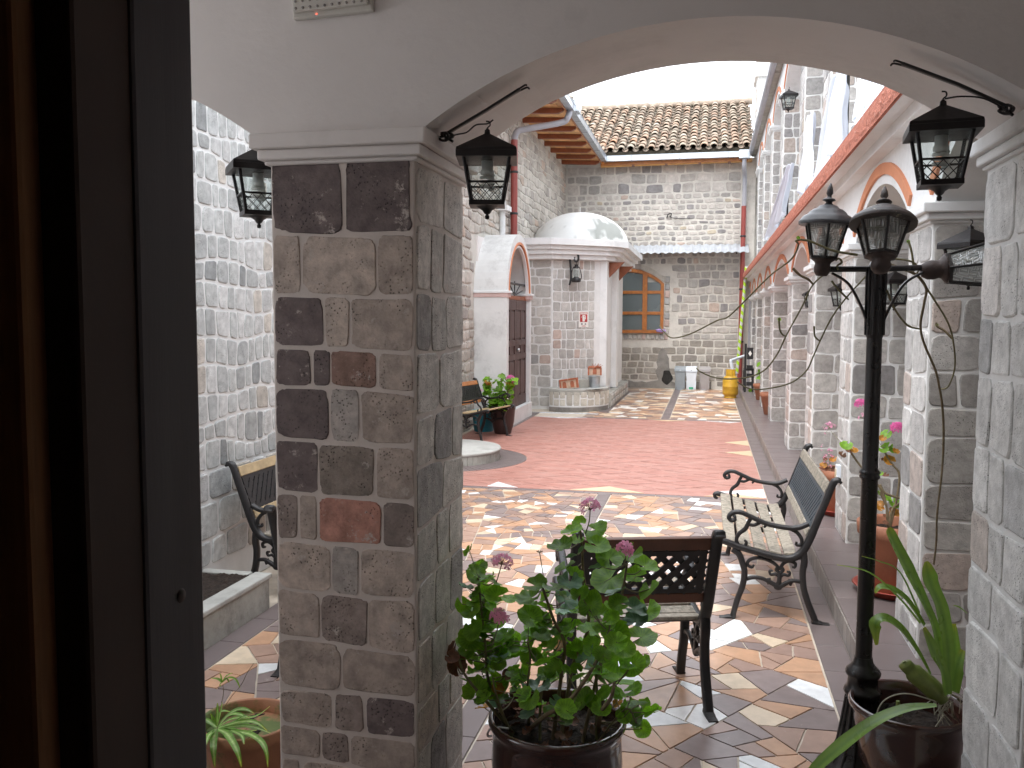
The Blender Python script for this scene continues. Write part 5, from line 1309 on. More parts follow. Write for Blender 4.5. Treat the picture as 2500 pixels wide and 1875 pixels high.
obj('valve', MB().lathe([(.03, .48), (.03, .52), (.018, .525), (.018, .56), (0, .57)], 10, (.48, 18.75, 0)), steel, gb)
wp = thing('white_pipe', 'short white pipe with an elbow resting behind the gas bottle', 'pipe', (.55, 19.2, .6))
p0, p1, p2 = at(1788, 902, Y=19.2), at(1784, 880, Y=19.2), at(1820, 868, Y=19.9)
obj('upright', MB().tube([p0, p1], .035, 8), plastic_w, wp); obj('branch', MB().tube([p1, p2], .03, 8), plastic_w, wp)
bc = thing('black_chair', 'black high-backed chair with a white diamond inlay at the far end of the arcade', 'chair', (.9, 18.8, .137))
bp = bc
pa, pb = at(1824, 851, Y=18.6), at(1839, 865, Y=18.6)
frp = lambda u, v, d=0: Vector((pa.x+u, 18.6-d, pa.z+v))
W_ = pb.x-pa.x
obj('backrest', MB().prism([(0, -.22), (W_, -.22), (W_, .02), (0, .02)], frp, -.03, 0), iron, bp); obj('diamond_inlay', MB().prism([(W_/2-.035, -.1), (W_/2, -.16), (W_/2+.035, -.1), (W_/2, -.04)], frp, .0005, .004), white_pt, bp)
for i in range(3): obj('back_slat', MB().prism([(0, -.42-i*.17), (W_, -.42-i*.17), (W_, -.34-i*.17), (0, -.34-i*.17)], frp, -.03, 0), iron, bp)
obj('post', MB().box(pa.x-.05, pa.x-.005, 18.6, 18.645, .137, pa.z+.1), iron, bp)
for (xa, ya) in ((pa.x+W_, 18.6), (pa.x-.05, 19.0), (pa.x+W_, 19.0)): obj('leg', MB().box(xa, xa+.045, ya, ya+.045, .137, .58), iron, bp)
obj('seat', MB().box(pa.x-.05, pa.x+W_+.045, 18.646, 19.05, .581, .62), iron, bp)

# ------------------------------------------------------------------ plants
def pot(name, lab, cat, c, z0, prof, mat, group=None, soil_z=None, soil_r=None, rim=None, amp=.012):
    p = thing(name, lab, cat, (c[0], c[1], z0), 0, group)
    obj('pot_body', MB().lathe([(r, z+z0) for r, z in prof], 48, (c[0], c[1], 0)), mat, p)
    if soil_r: obj('soil', lump(c[0]-soil_r, c[0]+soil_r, c[1]-soil_r, c[1]+soil_r, soil_z, amp, 7, 30, True), soil, p)
    return p
def leaf_mesh(nm, seed, n=34, lobes=7, cup=.22, notch=.5):
    """round scalloped geranium leaf, stalk at the origin, blade along +y, unit radius"""
    rnd = random.Random(seed); m = MB(); vs = [(0, 0, 0)]; R1, R2 = [], []
    for k in range(n+1):
        a = -math.pi*.5+R_(14)+(2*math.pi-R_(28))*k/n
        sc_ = 1+.035*math.sin(a*lobes+seed)+.028*math.sin(a*17)
        r = .52*sc_; d = (math.cos(a), math.sin(a))
        rr = 1.0 if True else 1
        vs.append((d[0]*r*.55, d[1]*r*.55+.05, cup*.10+.02*math.sin(a*3+seed)))
        R1.append(len(vs)-1)
        vs.append((d[0]*r, d[1]*r+.05, cup*(.5+.16*math.sin(a*lobes+seed))+.06*math.sin(a*2+seed)))
        R2.append(len(vs)-1)
    fs = []
    for k in range(n):
        fs += [(0, R1[k], R1[k+1]), (R1[k], R2[k], R2[k+1], R1[k+1])]
    m.add(vs, fs, True)
    m.c = [(1.3, 1.2, 1.1)]+[((.62, .68, .75) if (i//2) % 2 else (.95, .95, .95)) if i % 2 == 0 else ((1.0, 1.0, .9) if (i//2) % 2 else (1.25, 1.15, .9)) for i in range(len(vs)-1)]
    return mesh(nm, m)
def aim(pos, nrm, size, spin):
    z = Vector(nrm).normalized(); x = Vector((math.cos(spin), math.sin(spin), 0)); x = (x-z*x.dot(z)).normalized(); y = z.cross(x)
    return Matrix.Translation(pos) @ Matrix(((x.x, y.x, z.x, 0), (x.y, y.y, z.y, 0), (x.z, y.z, z.z, 0), (0, 0, 0, 1))) @ Matrix.Scale(size, 4)
def leafset(mat, tag): 
    out = []
    for s in range(4):
        me = leaf_mesh('leaf_blade', s*1.7, cup=(.15, .25, .1, .32)[s], lobes=(7, 6, 7, 8)[s]); me.materials.append(mat); out.append(me)
    return out
LG, LY, LD, LT = leafset(leaf_m, 'g'), leafset(leaf_y, 'y'), leafset(leaf_dry, 'd'), leafset(leaf_t, 't')
def floret_mesh(mat):
    m = MB()
    for k in range(5):
        a = k*2*math.pi/5; c, s = math.cos(a), math.sin(a)
        P = lambda u, v, z: (c*u-s*v, s*u+c*v, z)
        m.add([P(0, 0, 0), P(.35, -.18, .10), P(.35, .18, .10), P(.75, -.30, .18), P(.80, .28, .22), P(1.05, 0, .12)], [(0, 1, 2), (1, 3, 4, 2), (3, 5, 4)], True)
    me = mesh('floret', m); me.materials.append(mat); return me
FL, FH = floret_mesh(petal_m), floret_mesh(petal_h)
def umbel(parent, pos, r, fm, rnd, n=24, dirn=(0, 0, 1), sz=.012):
    P = wm(parent).inverted(); st = MB(); dz = Vector(dirn).normalized()
    for k in range(n):
        d = Vector((rnd.gauss(0, 1), rnd.gauss(0, 1), rnd.gauss(0, .6)+.75)).normalized()
        e = Vector(pos)+d*r*rnd.uniform(.8, 1.1); st.tube([Vector(pos), e], .0009, 3)
        inst('floret', fm, parent, P @ aim(e, d+Vector((0, -.3, .1)), sz*rnd.uniform(.8, 1.2), rnd.random()*6))
    obj('flower_stalks', st, M('pedicel', (.22, .14, .08), .6, .1, 9, 0) if 'pedicel' not in bpy.data.materials else bpy.data.materials['pedicel'], parent)
# near geranium
rnd = random.Random(12)
GC = (-.43, 2.60)
gp = pot('geranium_pot', 'large glossy dark brown pot of pink geraniums in the foreground beside the near pillar', 'potted plant', GC, 0,
         [(.13, .0), (.16, .02), (.19, .14), (.202, .26), (.198, .34), (.196, .360), (.207, .375), (.213, .388), (.211, .400), (.200, .404), (.192, .396), (.188, .37), (.180, .33)], glaze, None, .345, .184, amp=.014)
obj('wire_hook', MB().tube(cr([at(1050+x*.437, 1150+y*.437, Y=2.50) for x, y in ((440, 1440), (380, 1432), (340, 1438), (322, 1465), (326, 1482), (345, 1478))], 4), .0035, 6), steel, gp)
z7 = lambda x, y, Y: at(1050+x*.43692, 1150+y*.43692, Y=Y)
soilp = lambda x, y: Vector((x, y, .35))
ST = [([(700, 1330), (735, 1130), (750, 960), (690, 830), (645, 700), (625, 640)], 2.60, .0065), ([(760, 1300), (800, 1080), (870, 930), (885, 800), (855, 560), (850, 440), (835, 300)], 2.66, .0065),
      ([(860, 1300), (960, 1040), (1040, 850), (1080, 650), (1100, 520)], 2.58, .006), ([(430, 1420), (300, 1270), (190, 1130), (155, 1010)], 2.50, .0055),
      ([(900, 1420), (960, 1340), (1010, 1270), (1030, 1180)], 2.48, .008), ([(510, 1440), (640, 1370), (780, 1280), (890, 1130), (970, 990), (1000, 900)], 2.47, .0075),
      ([(440, 1400), (330, 1180), (310, 980), (290, 800), (268, 590)], 2.58, .005), ([(520, 1400), (545, 1200), (560, 1060), (548, 960)], 2.56, .0045),
      ([(640, 1400), (620, 1250), (660, 1120), (700, 1000)], 2.62, .005), ([(940, 1330), (930, 1180), (900, 1100)], 2.62, .005), ([(420, 1400), (370, 1250), (350, 1150)], 2.5, .004), ([(1040, 1300), (1090, 1330), (1150, 1400), (1180, 1440)], 2.50, .003)]
stem_pts = []
for pts, Y, r in ST:
    w = [z7(x, y, Y) for x, y in pts]
    w[0].z = max(w[0].z, .34) if False else w[0].z
    d = w[0]-Vector((GC[0], GC[1], .345))
    base = Vector((GC[0]+max(min(d.x, .13), -.13), GC[1]+random.Random(int(pts[0][0])).uniform(-.06, .05), .345))
    w = [base]+w[1:]; c = cr(w, 6); n = len(c)
    obj('stem', MB().tube(c, [r*(1-.45*i/n) for i in range(n)], 7), stem_b if r > .0055 else stem_m, gp)
    stem_pts += c[3:]
LV = [(835, 290, 80, 0), (790, 345, 120, 0), (925, 330, 130, 0), (725, 430, 140, 0), (930, 420, 135, 0), (820, 465, 130, 2), (1000, 490, 150, 0), (1110, 470, 150, 0), (960, 535, 130, 2), (1200, 535, 130, 0), (755, 535, 125, 0),
      (800, 585, 110, 0), (1010, 600, 190, 0), (1150, 590, 120, 0), (1225, 660, 125, 0), (780, 625, 130, 2), (1030, 680, 120, 2), (585, 640, 130, 0), (690, 645, 125, 0), (565, 712, 150, 0), (755, 725, 130, 2), (560, 820, 135, 0), (640, 825, 85, 0),
      (760, 795, 120, 2), (900, 750, 150, 0), (1130, 770, 140, 2), (1215, 775, 135, 0), (1150, 840, 130, 2), (1180, 930, 150, 0), (1020, 905, 165, 0), (620, 915, 115, 0), (550, 935, 80, 0), (890, 890, 120, 0), (910, 965, 100, 0), (700, 985, 120, 1),
      (490, 990, 120, 0), (430, 1012, 110, 0), (880, 1047, 145, 2), (560, 1040, 110, 0), (690, 1040, 110, 0), (500, 1130, 120, 0), (660, 1130, 110, 0), (1050, 1060, 150, 0), (1130, 1080, 140, 0), (1180, 1060, 95, 0), (1050, 1160, 175, 0), (840, 1150, 105, 0),
      (600, 1212, 150, 2), (700, 1285, 75, 2), (850, 1290, 150, 0), (960, 1255, 110, 0), (560, 1345, 110, 2), (370, 1272, 95, 2), (285, 1112, 130, 2), (380, 1050, 130, 2), (255, 1235, 150, 0), (300, 1320, 100, 1), (230, 940, 140, 0), (240, 885, 120, 0),
      (370, 840, 150, 0), (420, 915, 120, 0), (275, 775, 125, 0), (262, 540, 110, 0), (252, 572, 105, 0), (358, 622, 95, 0), (380, 700, 135, 0), (435, 712, 90, 0), (215, 655, 100, 2), (300, 680, 120, 0), (245, 730, 90, 0), (1048, 1292, 60, 1), (1110, 1312, 85, 0),
      (1130, 1355, 85, 0), (1185, 1440, 95, 0), (1130, 1225, 105, 0), (950, 800, 120, 0), (1060, 740, 110, 0), (840, 690, 100, 0), (470, 940, 80, 0), (150, 1090, 110, 3), (130, 990, 90, 3), (420, 1140, 60, 3), (480, 1240, 70, 3), (375, 1215, 70, 1), (120, 1040, 80, 3), (740, 900, 90, 0), (980, 1100, 130, 0), (330, 1000, 110, 0), (200, 1010, 100, 0), (620, 1020, 80, 0)]
Pg = wm(gp).inverted(); pet = MB()
for i, (x, y, s, kind) in enumerate(LV):
    Y = 2.58+rnd.uniform(-.10, .12); p = z7(x, y, Y); size = s*.43692*Y/FPX*1.08
    set_ = (LG, LY, LT, LD)[kind]; bright = y < 720
    nrm = (rnd.gauss(0, .45), rnd.gauss(-.35 if kind != 2 else -.05, .35)-(.0 if bright else .25), 1.0 if kind != 3 else .3)
    inst('leaf', set_[i % 4], gp, Pg @ aim(p, nrm, size, rnd.random()*6.28))
    q = min(stem_pts, key=lambda c: (c-p).length+.35*max(0, c.z-p.z)*3+(0 if c.z < p.z else .05))
    if (q-p).length < .28: pet.tube(cr([q, q.lerp(p, .5)+Vector((0, 0, -.012)), p], 3), [.0022, .0018, .0016], 5)
for i in range(85):   # left side foliage
    x, y = rnd.choice(((260, 600), (330, 700), (250, 740), (300, 860), (380, 900), (270, 960), (300, 1080), (230, 1180), (390, 1050), (440, 960), (560, 1000), (520, 1120), (600, 760), (450, 1180), (640, 900)))
    p = z7(x+rnd.gauss(0, 38), y+rnd.gauss(0, 45), 2.60+rnd.uniform(-.06, .08)); q = min(stem_pts, key=lambda c: (c-p).length)
    if (q-p).length > .16: continue
    inst('leaf', LG[i % 4], gp, Pg @ aim(p, (rnd.gauss(0, .5), rnd.gauss(-.3, .4), 1), rnd.uniform(.035, .062), rnd.random()*6.28)); pet.tube([q, p], .0015, 4)
for i in range(95):   # inner foliage
    q = stem_pts[rnd.randrange(len(stem_pts))]; p = q+Vector((rnd.gauss(0, .035), rnd.gauss(.02, .05), rnd.gauss(.0, .03)))
    if p.z < .42 or p.z > 1.05: continue
    inst('leaf', LG[i % 4], gp, Pg @ aim(p, (rnd.gauss(0, .5), rnd.gauss(-.3, .4), 1), rnd.uniform(.035, .068), rnd.random()*6.28)); pet.tube([q, p], .0016, 4)
obj('leaf_stalk', pet, stem_m, gp)['kind'] = 'stuff'
for (x, y, Y, r, bx, by) in ((895, 215, 2.62, .026, 868, 350), (400, 522, 2.56, .026, 325, 720), (388, 820, 2.5, .022, 340, 980), (1088, 440, 2.58, .020, 1085, 520)):
    c = z7(x, y, Y); b = z7(bx, by, Y); obj('flower_stem', MB().tube(cr([b, (b+c)/2+Vector((.004, 0, 0)), c], 4), .0018, 5), stem_m, gp); umbel(gp, c, r*1.1, FL, rnd, 17 if r > .021 else 22, sz=.0135)
c = z7(612, 455, 2.6); b = z7(640, 630, 2.6); obj('flower_stem', MB().tube([b, c], .0014, 5), stem_m, gp)
bd = MB()
for k in range(9): a = k*.7; bd.tube([c, c+Vector((.010*math.cos(a), .010*math.sin(a), .004))], [.001, .002, .0012], 4)
obj('flower_bud', bd, stem_b, gp)
deb = MB()
for i in range(60):
    a, r = rnd.random()*6.28, .17*math.sqrt(rnd.random()); c = Vector((GC[0]+r*math.cos(a), GC[1]+r*math.sin(a), .365)); inst('dry_leaf', LD[i % 4], gp, Pg @ aim(c, (rnd.gauss(0, .6), rnd.gauss(0, .6), 1), rnd.uniform(.012, .035), rnd.random()*6))
# ribbons for strap leaves
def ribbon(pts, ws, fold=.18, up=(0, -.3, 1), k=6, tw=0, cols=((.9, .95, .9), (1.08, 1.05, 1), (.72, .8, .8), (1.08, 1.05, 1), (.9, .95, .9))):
    c = cr(pts, k); n = len(c); m = MB(); vs = []
    for i, p in enumerate(c):
        t = (c[min(i+1, n-1)]-c[max(i-1, 0)]).normalized(); U = Vector(up); s = t.cross(U)
        s = s.normalized() if s.length > 1e-4 else Vector((1, 0, 0)); u = s.cross(t).normalized()
        f = i/(n-1)*(len(ws)-1); j = min(int(f), len(ws)-2); w = ws[j]*(1-(f-j))+ws[j+1]*(f-j)
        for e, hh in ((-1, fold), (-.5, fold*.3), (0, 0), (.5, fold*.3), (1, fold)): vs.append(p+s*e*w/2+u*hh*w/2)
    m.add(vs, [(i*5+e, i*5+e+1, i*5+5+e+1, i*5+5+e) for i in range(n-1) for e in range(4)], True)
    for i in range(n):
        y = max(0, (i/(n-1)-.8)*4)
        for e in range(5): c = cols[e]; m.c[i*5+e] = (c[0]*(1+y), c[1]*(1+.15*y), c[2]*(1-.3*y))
    return m
z8 = lambda x, y, Y: at(1700+x*.49720, 1050+y*.49720, Y=Y)
k8 = lambda s: s*.4972*3.1/FPX
OC = (.690, 3.12)
op = pot('orchid_pot', 'glossy dark brown pot with a strap-leaved orchid at the foot of the lamp post', 'potted plant', OC, 0,
         [(.10, 0), (.125, .02), (.155, .14), (.178, .27), (.183, .30), (.192, .312), (.193, .325), (.186, .333), (.176, .328), (.168, .30), (.16, .24)], glaze, None, .255, .165, amp=.014)
for pts, ws, Y in (([(1225, 1250), (1180, 1000), (1125, 860), (1040, 690), (960, 530), (943, 480)], [30, 55, 70, 105, 85, 25], 3.10), ([(1240, 1250), (1235, 1060), (1200, 880), (1145, 740), (1128, 645)], [35, 60, 95, 112, 20], 3.06),
                   ([(1235, 1300), (1215, 1190), (1165, 1090), (1115, 970)], [40, 60, 95, 25], 3.02), ([(1150, 1200), (1090, 1090), (1010, 980), (930, 925), (880, 950), (885, 1055)], [18, 34, 60, 66, 60, 14], 3.00),
                   ([(1120, 960), (1040, 840), (970, 785), (905, 770), (878, 800)], [30, 48, 52, 44, 10], 3.08), ([(1100, 950), (990, 820), (850, 700), (690, 662)], [22, 20, 14, 5], 3.04),
                   ([(1095, 900), (1000, 700), (900, 645), (812, 620)], [18, 15, 10, 4], 3.14), ([(1180, 1352), (1030, 1368), (880, 1430), (720, 1545), (585, 1665), (520, 1760)], [22, 52, 66, 78, 62, 20], 2.90),
                   ([(1262, 1290), (1275, 1180), (1310, 1080)], [50, 72, 24], 3.2), ([(1255, 1270), (1270, 1110), (1265, 950)], [40, 60, 18], 3.24), ([(1330, 900), (1290, 870), (1262, 862)], [8, 16, 5], 3.3)):
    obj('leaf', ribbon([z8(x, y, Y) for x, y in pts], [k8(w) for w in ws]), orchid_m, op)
obj('pseudobulb', MB().tube(cr([z8(x, y, 3.05) for x, y in ((1215, 1330), (1160, 1270), (1090, 1210), (1035, 1160), (1018, 1135))], 5), [k8(26), k8(46), k8(44), k8(32), k8(8)], 12), bulb_m, op)
obj('pseudobulb', MB().tube([z8(995, 1400, 3.0), z8(990, 1330, 3.0)], [k8(16), k8(13), k8(8)], 8), bulb_m, op)
rt = MB(); rr = random.Random(6)
for k in range(26):
    p = z8(1225+rr.uniform(-30, 40), 1310+rr.uniform(-30, 30), 3.08); q = p+Vector((rr.gauss(0, .03), rr.gauss(0, .03), -.06+rr.gauss(0, .015))); mid = (p+q)/2+Vector((rr.gauss(0, .02), rr.gauss(0, .02), .01))
    rt.tube(cr([p, mid, q], 4), .0018, 4)
rt.tube(cr([z8(x, y, 3.02) for x, y in ((1170, 1330), (1060, 1298), (980, 1300), (915, 1335), (885, 1395))], 5), .0022, 5); rt.tube(cr([z8(x, y, 2.98) for x, y in ((1215, 1400), (1170, 1470), (1145, 1530))], 5), .003, 5)
obj('aerial_roots', rt, root_m, op)
# spider plant
VC = ((.6, .75, .7), (.8, .9, .9), (2.1, 1.6, 4.0), (.8, .9, .9), (.6, .75, .7))
SC = (-1.50, 2.64)
sp = pot('spider_plant_pot', 'terracotta pot of variegated spider plant between door frame and near pillar', 'potted plant', SC, 0, [(.10, 0), (.115, .02), (.14, .12), (.150, .215), (.162, .22), (.166, .24), (.164, .262), (.156, .266), (.148, .262), (.142, .22)], M('mossy_terracotta', (.38, .17, .09), .7, .2, 7, .25, 60, base2=(.10, .14, .03), m2s=3, m2t=(.50, .58)), None, .215, .145)
zs = lambda x, y, Y=2.60: at(460+x*.16577, 1600+y*.16577, Y=Y)
ks = lambda s: s*.16577*4.1/FPX
rnd = random.Random(3)
SLV = [([(430, 1060), (560, 900), (720, 800), (860, 800), (960, 850)], 66), ([(430, 1060), (600, 880), (760, 870), (860, 920)], 60), ([(440, 1070), (700, 990), (900, 970), (1040, 1010), (1160, 1110)], 62), ([(440, 1080), (760, 1040), (980, 1060), (1220, 1150)], 60),
       ([(440, 1090), (660, 1120), (900, 1160), (1080, 1280), (1150, 1440), (1170, 1640)], 70), ([(430, 1090), (560, 1150), (660, 1290), (730, 1440), (780, 1640)], 80), ([(400, 1090), (380, 1200), (370, 1380), (390, 1640)], 80), ([(420, 1040), (440, 900), (500, 820), (620, 830)], 44),
       ([(420, 1040), (430, 850), (430, 700)], 44), ([(430, 1030), (480, 820), (500, 690)], 36), ([(410, 1060), (350, 960), (330, 860)], 70), ([(440, 1070), (640, 1010), (820, 900), (900, 930)], 50), ([(440, 1080), (620, 1090), (800, 1130), (1010, 1100)], 56), ([(420, 1080), (300, 1180), (240, 1350)], 70),
       ([(420, 1060), (250, 950), (150, 1000)], 60), ([(620, 1100), (780, 1180), (820, 1310)], 46), ([(440, 1050), (650, 930), (980, 900), (1200, 750)], 40)]
for i, (pts, w) in enumerate(SLV):
    Y = 2.60+rnd.uniform(-.06, .05); Yf = 2.43 if i in (4, 5, 6, 13, 15) else Y
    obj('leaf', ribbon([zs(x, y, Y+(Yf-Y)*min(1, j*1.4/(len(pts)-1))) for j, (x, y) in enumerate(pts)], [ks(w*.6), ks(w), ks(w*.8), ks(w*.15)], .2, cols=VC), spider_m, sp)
obj('runner', MB().tube(cr([zs(490, 700), zs(515, 560), zs(510, 440)], 5), .0012, 4).tube(cr([zs(520, 780), zs(640, 600), zs(780, 430), zs(870, 250), zs(960, 120)], 5), .001, 4), stem_b, sp)
for pts, w in (([(500, 400), (560, 310), (650, 260)], 36), ([(500, 400), (430, 350), (330, 335)], 34), ([(510, 390), (600, 330), (700, 360), (760, 480)], 30), ([(500, 400), (560, 340), (600, 400)], 26), ([(490, 390), (480, 310), (460, 260)], 16), ([(490, 400), (470, 430), (470, 460)], 24)):
    obj('plantlet_leaf', ribbon([zs(x, y) for x, y in pts], [ks(w), ks(w), ks(w*.2)], .3), spider_m, sp)
# potted geranium near the far left wall, blue bucket
FGC = (-2.80, 12.05)
fg_ = pot('geranium_pot', 'dark brown pot of tall green geranium standing behind the left armchair', 'potted plant', FGC, 0, [(.10, 0), (.12, .02), (.158, .18), (.172, .34), (.180, .37), (.176, .40), (.162, .40), (.158, .36)], darkpot, None, .36, .165)
z4 = lambda x, y, Y: at(1100+x*.36166, 550+y*.36166, Y=Y)
rnd = random.Random(44); Pf = wm(fg_).inverted()
for pts in ([(330, 1280), (330, 1150), (340, 1080), (345, 1010)], [(300, 1280), (260, 1150), (262, 1080), (260, 1040)], [(360, 1280), (380, 1150), (400, 1080), (405, 1020)]):
    obj('stem', MB().tube(cr([z4(x, y, 12.0) for x, y in pts], 5), .010, 6), stem_m, fg_)
for i in range(150):
    cx, cy, sx, sy = rnd.choice([(335, 1060, 30, 40), (335, 1140, 45, 40), (330, 1210, 60, 30), (255, 1070, 28, 25), (250, 1120, 22, 30), (395, 1080, 22, 40), (415, 1070, 22, 22), (370, 1190, 35, 35), (290, 1200, 30, 35), (350, 1020, 15, 15)])
    x, y = rnd.gauss(cx, sx*.5), rnd.gauss(cy, sy*.6); y = min(y, 1255)
    inst('leaf', (LG if rnd.random() < .93 else LY)[i % 4], fg_, Pf @ aim(z4(x, y, 12.0+rnd.uniform(-.2, .2)), (rnd.gauss(0, .5), rnd.gauss(-.4, .4), 1), rnd.uniform(.06, .12), rnd.random()*6.28))
umbel(fg_, z4(402, 1042, 11.95), .05, FH, rnd, 26, sz=.035); umbel(fg_, z4(205, 1130, 12.0), .04, FL, rnd, 8, sz=.025)
bk = thing('blue_bucket', 'bright blue plastic bucket tucked beside the dark geranium pot', 'bucket', (-3.13, 12.25, 0))
obj('bucket_body', MB().lathe([(.13, 0), (.14, .01), (.17, .28), (.18, .29), (.18, .31), (.165, .31), (.13, .04), (0, .04)], 24, (-3.13, 12.25, 0)), blue_pl, bk); obj('handle', MB().tube(cr([(-3.30, 12.25, .29), (-3.13, 12.10, .22), (-2.96, 12.25, .29)], 5), .005, 5), steel, bk)
# arcade pots
TPROF = [(.09, 0), (.10, .01), (.145, .24), (.158, .25), (.162, .30), (.150, .305), (.142, .29), (.13, .22)]
def arcade_pot(lab, x, y, s, plant, z=.137, sau=True):
    p = pot('terracotta_pot', lab, 'potted plant', (x, y), z+(.015 if sau else 0), [(r*s, h*s) for r, h in TPROF], terra, 'terracotta pots in the arcade', z+.27*s, .14*s)
    if sau: obj('saucer', MB().lathe([(.12*s, z+.001), (.13*s, z+.004), (.165*s, z+.045), (.175*s, z+.048), (.165*s, z+.050), (.13*s, z+.012), (0, z+.012)], 28, (x, y, 0)), saucer_m, p)
    return p
a1 = arcade_pot('terracotta pot with a leggy geranium between the lamp post and the first arcade pillar', 1.02, 5.05, 1.25, 1)
rnd = random.Random(61)
z5 = lambda x, y, Y: at(1900+x*.24108, 1000+y*.24108, Y=Y)
Pa = wm(a1).inverted()
for pts, r in (([(1115, 1270), (1120, 1190), (1100, 1000), (1060, 900), (1030, 830)], .006), ([(1115, 1270), (1160, 1000), (1280, 920), (1090, 850), (1030, 760)], .007), ([(1115, 1270), (1200, 900), (1225, 660), (1160, 560), (1100, 470), (1060, 380)], .006), ([(1115, 1270), (1080, 900), (960, 700), (850, 590), (780, 500), (720, 410)], .006)):
    obj('stem', MB().tube(cr([z5(x, y, 4.95) for x, y in pts], 6), r, 6), stem_b, a1)
for i, (x, y, s, kd) in enumerate([(1100, 245, 110, 0), (1060, 290, 70, 1), (1060, 400, 100, 0), (1110, 380, 100, 0), (1170, 420, 110, 0), (1190, 425, 70, 1), (1130, 515, 110, 1), (1070, 510, 50, 3), (690, 360, 120, 0), (700, 385, 90, 0), (765, 405, 80, 1), (645, 460, 80, 3), (715, 425, 60, 3), (1040, 645, 50, 0), (1090, 660, 60, 3),
                                 (1090, 910, 110, 0), (1030, 960, 90, 1), (1175, 950, 110, 0), (1180, 1050, 110, 1), (1160, 1010, 60, 3), (1090, 1150, 60, 3), (1030, 850, 60, 0), (1035, 1000, 80, 1), (1080, 1080, 40, 3)]):
    inst('leaf', (LG, LY, LT, LD)[kd][i % 4], a1, Pa @ aim(z5(x, y, 4.95+rnd.uniform(-.05, .05)), (rnd.gauss(0, .4), rnd.gauss(-.8, .3), 1), s*.241*4.8/FPX, rnd.random()*6.28))
umbel(a1, z5(1210, 190, 4.9), .028, FH, rnd, 34, sz=.016); umbel(a1, z5(520, 190, 5.6), .04, FL, rnd, 18, sz=.010); umbel(a1, z5(870, 90, 5.3), .035, FL, rnd, 12, sz=.010); umbel(a1, at(2103, 988, Y=5.4), .030, FH, rnd, 28, sz=.016)
obj('flower_stem', MB().tube([z5(535, 220, 5.6), z5(690, 390, 5.0)], .0015, 4).tube(cr([z5(870, 110, 5.3), z5(1000, 300, 5.0), z5(1080, 420, 4.95)], 4), .0015, 4), stem_m, a1)
a2 = arcade_pot('terracotta pot in a red saucer beside the socket pillar, with dried seed heads', 1.02, 7.05, 1.1, 2)
P2_ = wm(a2).inverted()
dry = MB()
for i in range(40):
    p = z5(rnd.gauss(510, 40), rnd.gauss(470, 50), 6.95); q = z5(520, 640, 6.98); 
    if i % 4 == 0: dry.tube(cr([q, p+Vector((0, 0, -.02)), p], 3), .0015, 4)
    inst('floret', FL, a2, P2_ @ aim(p, (rnd.gauss(0, 1), -1, rnd.gauss(0, 1)), .008, rnd.random()*6))
obj('dry_stalks', dry, stem_b, a2)
for i, (x, y, s, kd) in enumerate([(455, 565, 70, 1), (505, 610, 60, 3), (560, 620, 90, 3), (560, 505, 70, 1), (470, 500, 50, 3)]): inst('leaf', (LG, LY, LT, LD)[kd][i % 4], a2, P2_ @ aim(z5(x, y, 6.95), (rnd.gauss(0, .4), -.9, 1), s*.241*6.8/FPX, rnd.random()*6.28))
a3 = arcade_pot('small terracotta pot at the foot of the fourth visible pillar, nearly bare', 1.0, 14.3, 1.15, 3, sau=False)
a4 = arcade_pot('terracotta pot with a drooping green plant farthest along the arcade', 1.0, 16.9, 1.0, 3, sau=False)
P4_ = wm(a4).inverted()
for i in range(18): inst('leaf', LG[i % 4], a4, P4_ @ aim(Vector((1.0+rnd.gauss(0, .07), 16.9+rnd.gauss(0, .07), .52+abs(rnd.gauss(.05, .12)))), (rnd.gauss(0, .7), -.6, .8), rnd.uniform(.06, .11), rnd.random()*6))
a5 = arcade_pot('large terracotta pot half hidden low between the first arcade pillar and the right edge', 1.20, 3.62, .9, 3)
